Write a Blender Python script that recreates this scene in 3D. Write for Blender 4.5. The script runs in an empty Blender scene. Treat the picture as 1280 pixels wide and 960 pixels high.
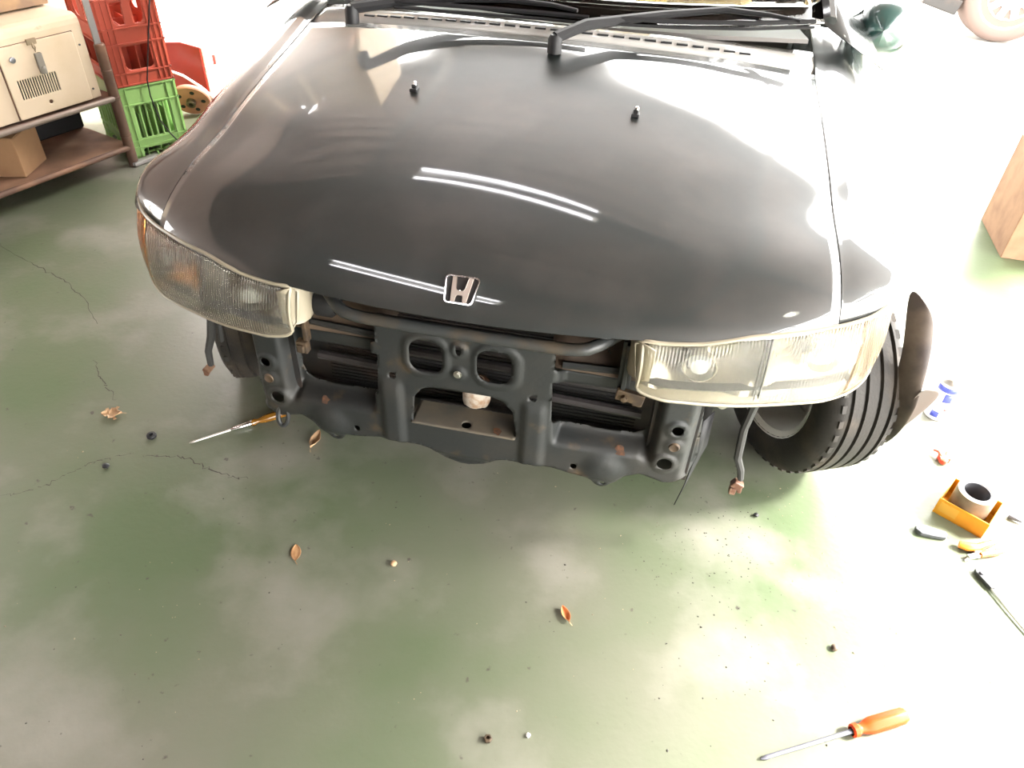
import bpy, math, random
import numpy as np
from mathutils import Vector, Matrix
random.seed(7)
C = bpy.context.scene.collection
PI = math.pi
sin, cos, rad = math.sin, math.cos, math.radians

# ------------------------------------------------------------------ camera
FOC, PITCH, ROLL, CAMH = 944.0, 0.6967, 0.052, 1.4724
cd = bpy.data.cameras.new('camera'); cam = bpy.data.objects.new('camera', cd); C.objects.link(cam)
cd.sensor_width = 36.0; cd.lens = FOC*36/1280; cd.clip_start = .02; cd.clip_end = 200
_R = Vector((1, 0, 0)); _U = Vector((0, sin(PITCH), cos(PITCH))); _F = Vector((0, cos(PITCH), -sin(PITCH)))
_r = _R*cos(ROLL)+_U*sin(ROLL); _u = -_R*sin(ROLL)+_U*cos(ROLL)
cam.matrix_world = Matrix(((_r.x, _u.x, -_F.x, 0), (_r.y, _u.y, -_F.y, 0), (_r.z, _u.z, -_F.z, CAMH), (0, 0, 0, 1)))
bpy.context.scene.camera = cam
vs = bpy.context.scene.view_settings
vs.view_transform = 'Standard'; vs.look = 'None'; vs.gamma = 1; vs.use_curve_mapping = False
vs.exposure = 0.42
# ------------------------------------------------------------------ sky and sun
SKY, SUN = 17.0, 36.0
w = bpy.data.worlds.new('sky'); bpy.context.scene.world = w; w.use_nodes = True
bg = w.node_tree.nodes['Background']; bg.inputs[0].default_value = (1, .985, .95, 1); bg.inputs[1].default_value = SKY
sd = bpy.data.lights.new('sun', 'SUN'); sd.energy = SUN; sd.angle = rad(13); sd.color = (1, .97, .9)
so = bpy.data.objects.new('sun', sd); C.objects.link(so)
TH = rad(19)                                   # the building is turned 19 degrees
E1 = Vector((cos(TH), -sin(TH), 0)); E2 = Vector((sin(TH), cos(TH), 0))
sun_to = (E1*2.68+E2*1.25+Vector((0, 0, 2.7))).normalized()
so.rotation_euler = sun_to.to_track_quat('Z', 'Y').to_euler(); so.location = (6, 6, 8)

# ------------------------------------------------------------------ materials
def mat(name, col, rough=.5, metal=0, coat=0, spec=.5, trans=0, ior=1.45, coat_rough=.03, noise=None, bump=None, emit=None):
    """noise: (col2, scale, lo, hi[, detail]) or list of those; bump: (scale, strength)"""
    m = bpy.data.materials.new(name); m.use_nodes = True; nt = m.node_tree; b = nt.nodes['Principled BSDF']
    b.inputs['Base Color'].default_value = (*col, 1); b.inputs['Roughness'].default_value = rough
    b.inputs['Metallic'].default_value = metal; b.inputs['Coat Weight'].default_value = coat
    b.inputs['Coat Roughness'].default_value = coat_rough; b.inputs['Coat IOR'].default_value = 1.75
    b.inputs['Specular IOR Level'].default_value = spec; b.inputs['Transmission Weight'].default_value = trans
    b.inputs['IOR'].default_value = ior
    tc = nt.nodes.new('ShaderNodeTexCoord')
    if noise:
        if isinstance(noise, tuple): noise = [noise]
        prev = None
        for nz in noise:
            t = nt.nodes.new('ShaderNodeTexNoise'); t.inputs['Scale'].default_value = nz[1]
            t.inputs['Detail'].default_value = nz[4] if len(nz) > 4 else 6
            nt.links.new(tc.outputs['Object'], t.inputs['Vector'])
            r = nt.nodes.new('ShaderNodeMapRange'); r.inputs[1].default_value = nz[2]; r.inputs[2].default_value = nz[3]
            nt.links.new(t.outputs[0], r.inputs[0])
            mx = nt.nodes.new('ShaderNodeMix'); mx.data_type = 'RGBA'
            nt.links.new(r.outputs[0], mx.inputs[0])
            if prev is None: mx.inputs[6].default_value = (*col, 1)
            else: nt.links.new(prev, mx.inputs[6])
            mx.inputs[7].default_value = (*nz[0], 1); prev = mx.outputs[2]
        nt.links.new(prev, b.inputs['Base Color'])
    if bump:
        t = nt.nodes.new('ShaderNodeTexNoise'); t.inputs['Scale'].default_value = bump[0]; t.inputs['Detail'].default_value = 4
        nt.links.new(tc.outputs['Object'], t.inputs['Vector'])
        bn = nt.nodes.new('ShaderNodeBump'); bn.inputs['Strength'].default_value = bump[1]; bn.inputs['Distance'].default_value = .004
        nt.links.new(t.outputs[0], bn.inputs['Height']); nt.links.new(bn.outputs[0], b.inputs['Normal'])
    if emit:
        b.inputs['Emission Color'].default_value = (*emit[0], 1); b.inputs['Emission Strength'].default_value = emit[1]
    return m
M = {}
M['paint'] = mat('green_black_paint', (.010, .014, .014), .45, 0, 1.0, .5, coat_rough=.045, noise=((.030, .030, .029), 7, .45, .8))
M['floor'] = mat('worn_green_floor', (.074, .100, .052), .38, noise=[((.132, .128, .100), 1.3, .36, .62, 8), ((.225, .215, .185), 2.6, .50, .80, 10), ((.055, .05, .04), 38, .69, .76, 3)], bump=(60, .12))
M['ground'] = mat('pale_concrete_ground', (.5, .48, .44), .9, noise=((.42, .38, .33), 4, .4, .7))
M['crack'] = mat('crack_dirt', (.05, .045, .038), .9)
M['steel'] = mat('dusty_dark_steel', (.017, .0185, .0185), .55, .1, noise=[((.029, .027, .024), 9, .45, .7, 8), ((.085, .055, .03), 14, .60, .78, 8)], bump=(90, .15))
M['shelfmetal'] = mat('dusty_brown_steel', (.11, .09, .065), .6, .1, noise=[((.07, .065, .055), 10, .45, .7)])
M['dark'] = mat('dark_engine_black', (.012, .011, .011), .6, noise=((.035, .022, .017), 9, .5, .7))
M['darkbrown'] = mat('dusty_brown_duct', (.055, .036, .024), .7, noise=((.11, .075, .045), 8, .4, .7))
M['rust'] = mat('rust', (.11, .045, .018), .8, noise=((.05, .025, .015), 90, .4, .6))
M['rustbolt'] = mat('rusty_bolt', (.09, .06, .035), .6, .4, noise=((.05, .035, .025), 60, .4, .6))
M['hole'] = mat('black_hole', (.004, .004, .004), .9)
M['rubber'] = mat('tyre_rubber', (.022, .019, .017), .7, noise=((.075, .055, .04), 8, .5, .75), bump=(150, .2))
M['blackplastic'] = mat('black_plastic', (.012, .012, .013), .5, spec=.3)
M['rim'] = mat('silver_rim_paint', (.90, .89, .87), .4, .1)
M['disc'] = mat('brake_disc_iron', (.40, .36, .33), .5, .3)
M['chrome'] = mat('chrome', (.85, .84, .83), .08, 1)
M['bronze'] = mat('badge_face', (.40, .34, .30), .45, .6)
M['reflector'] = mat('headlamp_reflector', (.25, .235, .20), .22, .6)
M['lamphousing'] = mat('yellowed_lamp_plastic', (.26, .23, .17), .35)
M['glass'] = mat('glass', (1, 1, 1), .02, 0, 0, .5, 1.0, 1.45)
M['bulb'] = mat('bulb_glass', (.75, .8, .85), .08, .3)
M['liner'] = mat('maroon_liner_plastic', (.05, .036, .034), .55, noise=((.13, .10, .08), 9, .5, .7))
M['linerpale'] = mat('dusty_liner_face', (.11, .09, .08), .6, noise=((.12, .09, .08), 14, .5, .7))
M['harness'] = mat('grey_harness_tape', (.035, .034, .033), .6)
M['copper'] = mat('brown_connector', (.11, .05, .03), .5, noise=((.20, .12, .08), 40, .5, .6))
M['zinc'] = mat('zinc_steel', (.5, .48, .44), .3, .9)
M['beige'] = mat('beige_enamel', (.60, .48, .35), .45, noise=[((.50, .38, .25), 4, .45, .75), ((.30, .17, .09), 11, .66, .76)])
M['brownsteel'] = mat('brown_painted_steel', (.13, .075, .055), .45, .2, noise=((.24, .13, .08), 7, .45, .7))
M['board'] = mat('brown_shelf_board', (.33, .19, .12), .6, noise=((.17, .095, .06), 5, .45, .7))
M['cardboard'] = mat('cardboard', (.30, .17, .085), .8, noise=((.22, .12, .06), 6, .4, .7))
M['redcrate'] = mat('red_crate_plastic', (.46, .085, .05), .42, noise=((.36, .065, .04), 6, .4, .7))
M['greencrate'] = mat('green_crate_plastic', (.30, .50, .17), .42, noise=((.24, .42, .13), 6, .4, .7))
M['redmetal'] = mat('red_enamel', (.28, .022, .014), .35)
M['orangerust'] = mat('orange_rust_paint', (.30, .11, .07), .6, noise=((.18, .07, .05), 12, .45, .7))
M['cable'] = mat('black_cable', (.02, .018, .018), .5)
M['whitehose'] = mat('white_hose', (.75, .73, .72), .4)
M['grey'] = mat('grey_metal', (.28, .28, .3), .35, .8)
M['darkgrey'] = mat('dark_grey_tool', (.10, .10, .11), .4, .5)
M['leaf'] = mat('dry_leaf', (.36, .20, .09), .7, noise=((.25, .12, .05), 60, .4, .7))
M['paleleaf'] = mat('pale_dry_leaf', (.42, .27, .15), .7, noise=((.28, .16, .08), 60, .4, .7))
M['grit'] = mat('grit', (.30, .24, .16), .9, noise=((.05, .045, .04), 3, .45, .5))
M['orange'] = mat('orange_plastic', (.55, .045, .004), .45, 0, 0, .25, .0)
M['orangesolid'] = mat('orange_grip', (.90, .25, .03), .35)
M['amberhandle'] = mat('amber_plastic', (.15, .065, .008), .2, 0, .3)
M['yellowbox'] = mat('yellow_box', (.58, .27, .015), .5, noise=((.50, .22, .015), 20, .4, .7))
M['tape'] = mat('brown_tape', (.17, .12, .075), .4, noise=((.13, .09, .06), 30, .4, .6))
M['redplastic'] = mat('red_plastic', (.75, .06, .03), .35)
M['canwhite'] = mat('can_white', (.72, .70, .72), .3)
M['canblue'] = mat('can_blue', (.07, .09, .45), .3)
M['canred'] = mat('can_red', (.65, .08, .08), .3)
M['cream'] = mat('cream_plastic', (.75, .70, .58), .4)
M['ceiling'] = mat('brown_ceiling_steel', (.14, .095, .083), .6, noise=((.095, .062, .054), 3, .4, .7))
M['beam'] = mat('dark_beam', (.05, .04, .038), .5)
M['wall'] = mat('brown_wall', (.22, .16, .135), .7, noise=((.17, .12, .10), 2, .4, .7))
M['tube'] = mat('lit_tube', (1, 1, 1), .3, emit=((.96, .94, 1.0), 13))
M['bulbon'] = mat('lit_bulb', (1, 1, 1), .3, emit=((1, .97, .78), 30))
M['white'] = mat('white_enamel', (.7, .7, .7), .4)
M['carwhite'] = mat('white_car_paint', (.75, .74, .72), .3, 0, 1)
M['seat'] = mat('tan_seat', (.45, .33, .17), .8, noise=((.30, .2, .1), 12, .4, .7))
M['dash'] = mat('dash_grey', (.10, .09, .085), .6)
M['yellowsheet'] = mat('yellow_sheet', (.75, .50, .13), .8)

def two_sided_lens(name, tint, rough, freq, freq2=0, strength=.4):
    m = mat(name, tint, rough, 0, 0, .5, .97, 1.25)
    nt = m.node_tree; b = nt.nodes['Principled BSDF']
    tc = nt.nodes.new('ShaderNodeTexCoord'); wv = nt.nodes.new('ShaderNodeTexWave'); wv.bands_direction = 'X'
    wv.inputs['Scale'].default_value = freq*1.15; wv.inputs['Distortion'].default_value = 0
    nt.links.new(tc.outputs['Object'], wv.inputs['Vector'])
    bn = nt.nodes.new('ShaderNodeBump'); bn.inputs['Strength'].default_value = strength; bn.inputs['Distance'].default_value = .003
    nt.links.new(wv.outputs[0], bn.inputs['Height']); nt.links.new(bn.outputs[0], b.inputs['Normal'])
    return m
M['lens'] = two_sided_lens('fluted_yellowed_lens', (.98, .96, .88), .03, 42)
M['amber'] = two_sided_lens('amber_lens', (.95, .40, .10), .05, 55)
M['amberpale'] = two_sided_lens('glare_amber_lens', (.98, .80, .60), .05, 55)  # right-hand amber lens, paled to put strong glare into its colour
M['windshield'] = mat('windshield_glass', (.9, .95, .92), .01, 0, 0, .5, 1.0, 1.45)

# ------------------------------------------------------------------ mesh helpers
class MB:
    def __init__(s): s.v = []; s.f = []; s.m = []; s.mi = 0
    def add(s, vs_, fs):
        n = len(s.v); s.v += [tuple(x) for x in vs_]; s.f += [tuple(i+n for i in f) for f in fs]; s.m += [s.mi]*len(fs); return s
    def box(s, c, d, rot=None):
        x, y, z = [k/2 for k in d]
        P = [Vector((i*x, j*y, k*z)) for i in (-1, 1) for j in (-1, 1) for k in (-1, 1)]
        if rot is not None: P = [rot @ p for p in P]
        c = Vector(c)
        return s.add([p+c for p in P], [(0, 1, 3, 2), (4, 6, 7, 5), (0, 4, 5, 1), (2, 3, 7, 6), (0, 2, 6, 4), (1, 5, 7, 3)])
    def tube(s, pts, r, n=10, cap=True):
        pts = [Vector(p) for p in pts]; rs = r if isinstance(r, (list, tuple)) else [r]*len(pts)
        up = None; V = []
        for i, p in enumerate(pts):
            t = (pts[min(i+1, len(pts)-1)]-pts[max(i-1, 0)]).normalized()
            if up is None: up = t.orthogonal().normalized()
            up = (up-t*up.dot(t)).normalized(); b = t.cross(up)
            V += [p+(up*cos(2*PI*k/n)+b*sin(2*PI*k/n))*rs[i] for k in range(n)]
        F = [(i*n+k, i*n+(k+1) % n, (i+1)*n+(k+1) % n, (i+1)*n+k) for i in range(len(pts)-1) for k in range(n)]
        if cap: F += [tuple(range(n-1, -1, -1)), tuple((len(pts)-1)*n+k for k in range(n))]
        return s.add(V, F)
    def lathe(s, prof, n=32, axis='Z', c=(0, 0, 0), closed=False, rot=None):
        V = []; c = Vector(c)
        for r, h in prof:
            for k in range(n):
                a = 2*PI*k/n
                p = Vector((r*cos(a), r*sin(a), h))
                if axis == 'X': p = Vector((h, r*cos(a), r*sin(a)))
                if axis == 'Y': p = Vector((r*sin(a), h, r*cos(a)))
                if rot is not None: p = rot @ p
                V.append(p+c)
        m = len(prof); F = [(i*n+k, i*n+(k+1) % n, ((i+1) % m)*n+(k+1) % n, ((i+1) % m)*n+k) for i in range(m if closed else m-1) for k in range(n)]
        if not closed:
            if prof[0][0] > 1e-6: F.append(tuple(range(n-1, -1, -1)))
            if prof[-1][0] > 1e-6: F.append(tuple((m-1)*n+k for k in range(n)))
        return s.add(V, F)
    def prism(s, poly, z0, z1, fr=None):
        n = len(poly); V = [Vector((x, y, z0)) for x, y in poly]+[Vector((x, y, z1)) for x, y in poly]
        if fr is not None: V = [fr @ p for p in V]
        F = [tuple(range(n-1, -1, -1)), tuple(range(n, 2*n))]+[(i, (i+1) % n, n+(i+1) % n, n+i) for i in range(n)]
        return s.add(V, F)
    def grid(s, rows):
        n = len(rows[0]); V = [p for r in rows for p in r]
        return s.add(V, [(i*n+j, i*n+j+1, (i+1)*n+j+1, (i+1)*n+j) for i in range(len(rows)-1) for j in range(n-1)])
    def build(s, name, m, parent=None, smooth=False, bevel=0, solid=0, sub=0, angle=40, offset=-1):
        me = bpy.data.meshes.new(name); me.from_pydata([tuple(p) for p in s.v], [], s.f)
        ms = m if isinstance(m, list) else [m]
        for q in ms: me.materials.append(q)
        if len(ms) > 1: me.polygons.foreach_set('material_index', s.m)
        import bmesh
        bm = bmesh.new(); bm.from_mesh(me); bmesh.ops.remove_doubles(bm, verts=bm.verts, dist=1e-6)
        bmesh.ops.recalc_face_normals(bm, faces=bm.faces); bm.to_mesh(me); bm.free()
        if smooth:
            me.polygons.foreach_set('use_smooth', [True]*len(me.polygons)); me.set_sharp_from_angle(angle=rad(angle))
        o = bpy.data.objects.new(name, me); C.objects.link(o)
        if solid: q = o.modifiers.new('s', 'SOLIDIFY'); q.thickness = solid; q.offset = offset
        if bevel: q = o.modifiers.new('b', 'BEVEL'); q.width = bevel; q.segments = 2; q.limit_method = 'ANGLE'; q.angle_limit = rad(35)
        if sub: q = o.modifiers.new('u', 'SUBSURF'); q.levels = q.render_levels = sub
        if parent is not None: o.parent = parent
        return o
def tag(o, label=None, cat=None, group=None, kind=None):
    for k, v in (('label', label), ('category', cat), ('group', group), ('kind', kind)):
        if v: o[k] = v
    return o
def empty(name, loc=(0, 0, 0), rz=0, label=None, cat=None, group=None):
    o = bpy.data.objects.new(name, None); C.objects.link(o); o.location = loc; o.rotation_euler = (0, 0, rz); o.empty_display_size = .05
    return tag(o, label, cat, group)
def pchip(xs, ys):
    xs = np.array(xs, float); ys = np.array(ys, float); h = np.diff(xs); d = np.diff(ys)/h; m = np.zeros(len(xs))
    for i in range(1, len(xs)-1):
        if d[i-1]*d[i] > 0:
            w1 = 2*h[i]+h[i-1]; w2 = h[i]+2*h[i-1]; m[i] = (w1+w2)/(w1/d[i-1]+w2/d[i])
    m[0] = d[0]; m[-1] = d[-1]
    def f(x):
        x = min(max(x, xs[0]), xs[-1]); i = min(int(np.searchsorted(xs, x, side='right'))-1, len(xs)-2); t = (x-xs[i])/h[i]
        return float((2*t**3-3*t**2+1)*ys[i]+(t**3-2*t**2+t)*h[i]*m[i]+(-2*t**3+3*t**2)*ys[i+1]+(t**3-t**2)*h[i]*m[i+1])
    return f
def sm(x): x = min(max(x, 0), 1); return x*x*(3-2*x)
def sdf_sheet(mb, x0, x1, z0, z1, h, sdf, surf):
    """sheet over the region where sdf < 0; boundary vertices are snapped on to the outline"""
    nx = int(round((x1-x0)/h)); nz = int(round((z1-z0)/h)); X = [x0+(x1-x0)*i/nx for i in range(nx+1)]; Z = [z0+(z1-z0)*j/nz for j in range(nz+1)]
    P = {}; D = {}
    for i, x in enumerate(X):
        for j, z in enumerate(Z):
            px, pz = x, z; d = sdf(px, pz)
            if abs(d) < h*.72:
                for _ in range(3):
                    e = 1e-4; gx = (sdf(px+e, pz)-sdf(px-e, pz))/(2*e); gz = (sdf(px, pz+e)-sdf(px, pz-e))/(2*e); g2 = gx*gx+gz*gz
                    if g2 < 1e-6: break
                    dd = sdf(px, pz); px -= dd*gx/g2; pz -= dd*gz/g2
                if math.hypot(px-x, pz-z) > h*1.2: px, pz = x, z
                d = min(d, 0) if abs(sdf(px, pz)) < h*.2 else d
            P[i, j] = (px, pz); D[i, j] = d
    idx = {}; V = []; F = []
    for i in range(nx):
        for j in range(nz):
            q = [(i, j), (i+1, j), (i+1, j+1), (i, j+1)]
            if all(D[k] <= 0 for k in q):
                cx = sum(P[k][0] for k in q)/4; cz = sum(P[k][1] for k in q)/4
                if sdf(cx, cz) > h*.15: continue
                f = []
                for k in q:
                    if k not in idx: idx[k] = len(V); V.append(surf(*P[k]))
                    f.append(idx[k])
                F.append(tuple(f))
    mb.add(V, F)
def sd_poly(poly):
    n = len(poly)
    def f(x, z):
        d = 1e9; s = 1
        for i in range(n):
            ax, ay = poly[i]; bx, by = poly[i-1]; ex, ey = bx-ax, by-ay; wx, wy = x-ax, z-ay
            t = max(0, min(1, (wx*ex+wy*ey)/(ex*ex+ey*ey))); qx, qy = wx-ex*t, wy-ey*t; d = min(d, qx*qx+qy*qy)
            c = (z >= ay, z < by, ex*wy > ey*wx)
            if all(c) or not any(c): s = -s
        return s*math.sqrt(d)
    return f
def sd_rbox(cx, cz, hx, hz, r):
    def f(x, z):
        qx = abs(x-cx)-hx+r; qz = abs(z-cz)-hz+r
        return math.hypot(max(qx, 0), max(qz, 0))+min(max(qx, qz), 0)-r
    return f
def sd_circ(cx, cz, r): return lambda x, z: math.hypot(x-cx, z-cz)-r

# ------------------------------------------------------------------ garage: floor, roof, walls
def AB(a_, b_, z=0): return E1*a_+E2*b_+Vector((0, 0, z))
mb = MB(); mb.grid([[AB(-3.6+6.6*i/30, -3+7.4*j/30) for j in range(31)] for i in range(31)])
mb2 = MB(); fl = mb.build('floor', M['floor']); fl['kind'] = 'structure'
mb = MB(); mb.box((0, 0, -.21), (90, 90, .1)); g = mb.build('ground', M['ground']); g['kind'] = 'structure'
# paving around the slab, level with it
mb = MB(); mb.box(tuple(AB(18, 0.7, -.09)), (30, 40, .17), Matrix.Rotation(-TH, 3, 'Z')); g = mb.build('paving_right', M['ground']); g['kind'] = 'structure'
mb = MB(); mb.box(tuple(AB(-.3, 14.4, -.09)), (6.6, 20, .17), Matrix.Rotation(-TH, 3, 'Z')); g = mb.build('paving_back', M['ground']); g['kind'] = 'structure'
ROT = Matrix.Rotation(-TH, 3, 'Z')
AR, BB = 2.8, 3.93                                     # right and back edges of the roof
HZ = 2.75
mb = MB()
rows = []
n = 150
for i in range(n+1):
    bb = -3.0+(BB+3.0)*i/n; z = HZ+.0+(.02 if (i//2) % 2 else 0)
    rows.append([AB(-3.4, bb, z), AB(AR, bb, z)])
mb.grid(rows); ce = mb.build('ceiling', M['ceiling'], solid=.02, offset=1); ce['kind'] = 'structure'
for k, bb in enumerate((-2.4, -.8, .8, 2.3, BB-.06)):
    mb = MB(); mb.box(tuple(AB((AR-3.4)/2, bb, HZ-.07)), (AR+3.3, .06, .12), ROT); o = mb.build('trim_%d' % (k+1), M['beam']); o['kind'] = 'structure'
for k, aa in enumerate((-3.3, -2.05, .6, AR-.04)):
    mb = MB(); mb.box(tuple(AB(aa, (BB-3)/2, HZ-.155)), (.08, BB+2.9, .05), ROT); o = mb.build('trim_%d' % (k+6), M['beam']); o['kind'] = 'structure'
for b0, b1, z0, z1 in ((-3.05, .75, 0, HZ+.07), (.75, 2.05, 1.35, HZ+.07), (2.05, 3.45, 0, HZ+.07)):   # with an unseen low opening added to light the left floor
    mb = MB(); mb.box(tuple(AB(-3.45, (b0+b1)/2, (z0+z1)/2)), (.1, b1-b0, z1-z0), ROT); o = mb.build('wall_left', M['wall']); o['kind'] = 'structure'
mb = MB(); mb.box(tuple(AB((AR-3.4)/2, -3.05, HZ/2)), (AR+3.4, .1, HZ+.1), ROT); o = mb.build('wall_front', mat('dark_front_wall', (.05, .045, .04), .8)); o['kind'] = 'structure'
for k, (aa, bb) in enumerate(((AR-.05, -2.95),)):
    mb = MB(); mb.box(tuple(AB(aa, bb, HZ/2-.07)), (.1, .1, HZ-.14), ROT); o = mb.build('trim_%d' % (k+10), M['beam']); o['kind'] = 'structure'

def fixture(p0, p1, z, label):
    p0 = Vector(p0); p1 = Vector(p1); c = (p0+p1)/2; d = p1-p0; ang = math.atan2(d.y, d.x); L = d.length
    r = empty('ceiling_light', (c.x, c.y, z), ang, label, 'light', 'twin-tube ceiling lights')
    m = MB(); m.box((0, 0, .035), (L+.06, .15, .05)); m.box((0, 0, .08+(HZ-z-.09)/2-.02), (.03, .03, HZ-z-.07)); m.build('housing', M['white'], r, bevel=.004)
    for s in (-1, 1):
        m = MB(); m.tube([(-L/2, s*.058, -.008), (L/2, s*.058, -.008)], .013, 12); m.build('tube', M['tube'], r, smooth=True)
        for e in (-1, 1):
            m = MB(); m.box((e*(L/2+.01), s*.058, 0), (.02, .034, .05)); m.build('tube_holder', M['white'], r)
def bulb(loc, label):
    r = empty('ceiling_lamp', loc, 0, label, 'light')
    m = MB(); m.lathe([(.02, .10), (.03, .09), (.10, .02), (.13, -.01), (.128, -.012), (.095, .018), (.02, .08)], 32, 'Z', closed=True); m.build('lamp_shade', M['white'], r, smooth=True)
    m = MB(); m.lathe([(.0, -.045), (.03, -.035), (.045, -.005), (.04, .03), (.02, .06), (0, .065)], 24, 'Z'); m.build('bulb', M['bulbon'], r, smooth=True)
    m = MB(); m.tube([(0, 0, .10), (0, 0, HZ-loc[2])], .006, 8); m.build('lamp_cord', M['cable'], r)
bulb((1.98, .84, 2.52), 'round shaded ceiling bulb mirrored above the headlamp at the right')
fixture((-.80, 2.76), (.37, 2.28), 2.62, 'twin-tube fluorescent ceiling light over the middle of the bonnet')
fixture((-1.48, 1.27), (-.40, .66), 2.62, 'twin-tube fluorescent ceiling light over the front edge of the bonnet')

# ------------------------------------------------------------------ the car (local frame: X to its left side, Y backwards, Z up)
car = empty('car', (-.1102, 1.1644, 0), -.1721, 'dark green-black car with its front bumper removed, parked in the garage', 'car')
PF = pchip([0, .015, .03, .05, .08, .15, .25, .4, .58, .75, .9, 1.1], [.645, .662, .674, .688, .706, .742, .78, .823, .862, .895, .925, .958])
def Yf(X): X = abs(X); return .24*X**2+.35*X**6 if X < .8 else .2453+(X-.8)*2
def Yr(X): return .88+.08*(X/.6)**2
def Zt(X, d): return PF(d)-.05*(X/.72)**2*sm(d/.35)
def Wd(Y): return .825+.06*sm((Y-.15)/.45)
def SX(X, Y):                                         # point of the upper skin, |X| < .72
    return Vector((X, Y, Zt(abs(X), Y-Yf(X))))
def shoulder(u, t, yend):                             # u 0..1 rolls from the top of the wing to its side
    a_ = u*PI/2; Xn = .72+.09*sin(a_); y0 = Yf(Xn); Y = y0+t*(yend-y0); X = .72+(Wd(Y)-.72)*sin(a_); d = Y-y0
    return Vector((X, Y, Zt(.72, d)-.13*sm(d/.4)*(1-cos(a_))))
def seam(t): return .715-.03*t                         # half width of the bonnet
def hood_pt(s, t):
    X = s*seam(t); y0 = Yf(X); p = SX(X, y0+t*(Yr(X)-y0)); return p
TT = [0, .006, .014, .025, .04, .06, .085]+[.115+(1-.115)*i/26 for i in range(27)]
mb = MB(); rows = [[hood_pt(-1+2*i/72, t) for t in TT] for i in range(73)]
for r_ in rows:                                        # folded lip under the front edge
    p = r_[0]; r_.insert(0, Vector((p.x, p.y+.006, p.z-.006))); r_.insert(0, Vector((p.x, p.y+.03, p.z-.008)))
mb.grid(rows)
hood = mb.build('hood', M['paint'], car, smooth=True, solid=.004, angle=60)
WX, WY, WR = .78, .55, .285
for sg in (-1, 1):
    mb = MB(); rows = []
    for i in range(6):                                 # strip beside the bonnet seam
        rows.append([])
        for j in range(41):
            t = j/40; ys_ = .17+t*(1.5-.17); x0 = seam(min(1, (ys_-.17)/(.99-.17)))+.0022; X = x0+(.72-x0)*i/5; y0 = Yf(X); yend = 1.5; Y = y0+t*(yend-y0)
            rows[-1].append(SX(X, Y))
    # shoulder
    for i in range(1, 13):
        rows.append([shoulder(i/12, j/40, 1.5) for j in range(41)])
    # side down to the arch
    last = rows[-1]
    rows = [[Vector((sg*p.x, p.y, p.z)) for p in r_] for r_ in rows]
    mb.grid(rows)
    zs = [(p.y, p.z) for p in last]
    def ztop(y): return float(np.interp(y, [q[0] for q in zs], [q[1] for q in zs]))
    def sd(y, z):
        arch = .335-math.hypot(y-WY, z-.30); front = (.30-y) if z < .64 else -1
        low = .20-z if y > .75 else .62-z; front2 = (last[0].y-y)
        return max(arch, low, front2, y-1.5, front if y < .35 else -1, z-ztop(y))
    sdf_sheet(mb, last[0].y-.01, 1.505, .19, .96, .0125, sd, lambda y, z: Vector((sg*(Wd(y)-.02*sm((.45-z)/.3)), y, z)))
    mb.build('fender', M['paint'], car, smooth=True, solid=.003, angle=50)

# cabin hull behind the bonnet
def st(y, wb, zb, wt, zt): return y, wb, zb, wt, zt
mb = MB()
hull = [(1.5, .885, .84), (1.6, .89, .85), (2.4, .89, .86), (3.2, .885, .88), (3.9, .86, .90), (4.25, .76, .88)]
for sg in (-1, 1):
    mb.grid([[Vector((sg*(wd-.035+0*k), y, zb+.03)), Vector((sg*wd, y, zb-.03)), Vector((sg*(wd+.01), y, .6)), Vector((sg*(wd-.01), y, .35)), Vector((sg*(wd-.05), y, .19))] for k, (y, wd, zb) in enumerate(hull)])
y, wd, zb = hull[-1]
mb.grid([[Vector((x*wd, y+.1*(1-x*x), z)) for x in (-1, -.6, -.2, .2, .6, 1)] for z in (.25, .5, .7, .9)])
mb.grid([[Vector((x*.84, y, .90+.03*(1-x*x))) for x in (-1, -.5, 0, .5, 1)] for y in (3.55, 3.9, 4.3)])
mb.build('body_shell', M['paint'], car, smooth=True, solid=.004)
mb = MB(); mb.box((0, 2.35, .2), (1.6, 3.6, .04)); mb.box((0, .95, .5), (1.4, .03, .62)); mb.box((0, 3.9, .25), (1.5, .9, .06)); mb.build('underbody', M['dark'], car)
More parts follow.
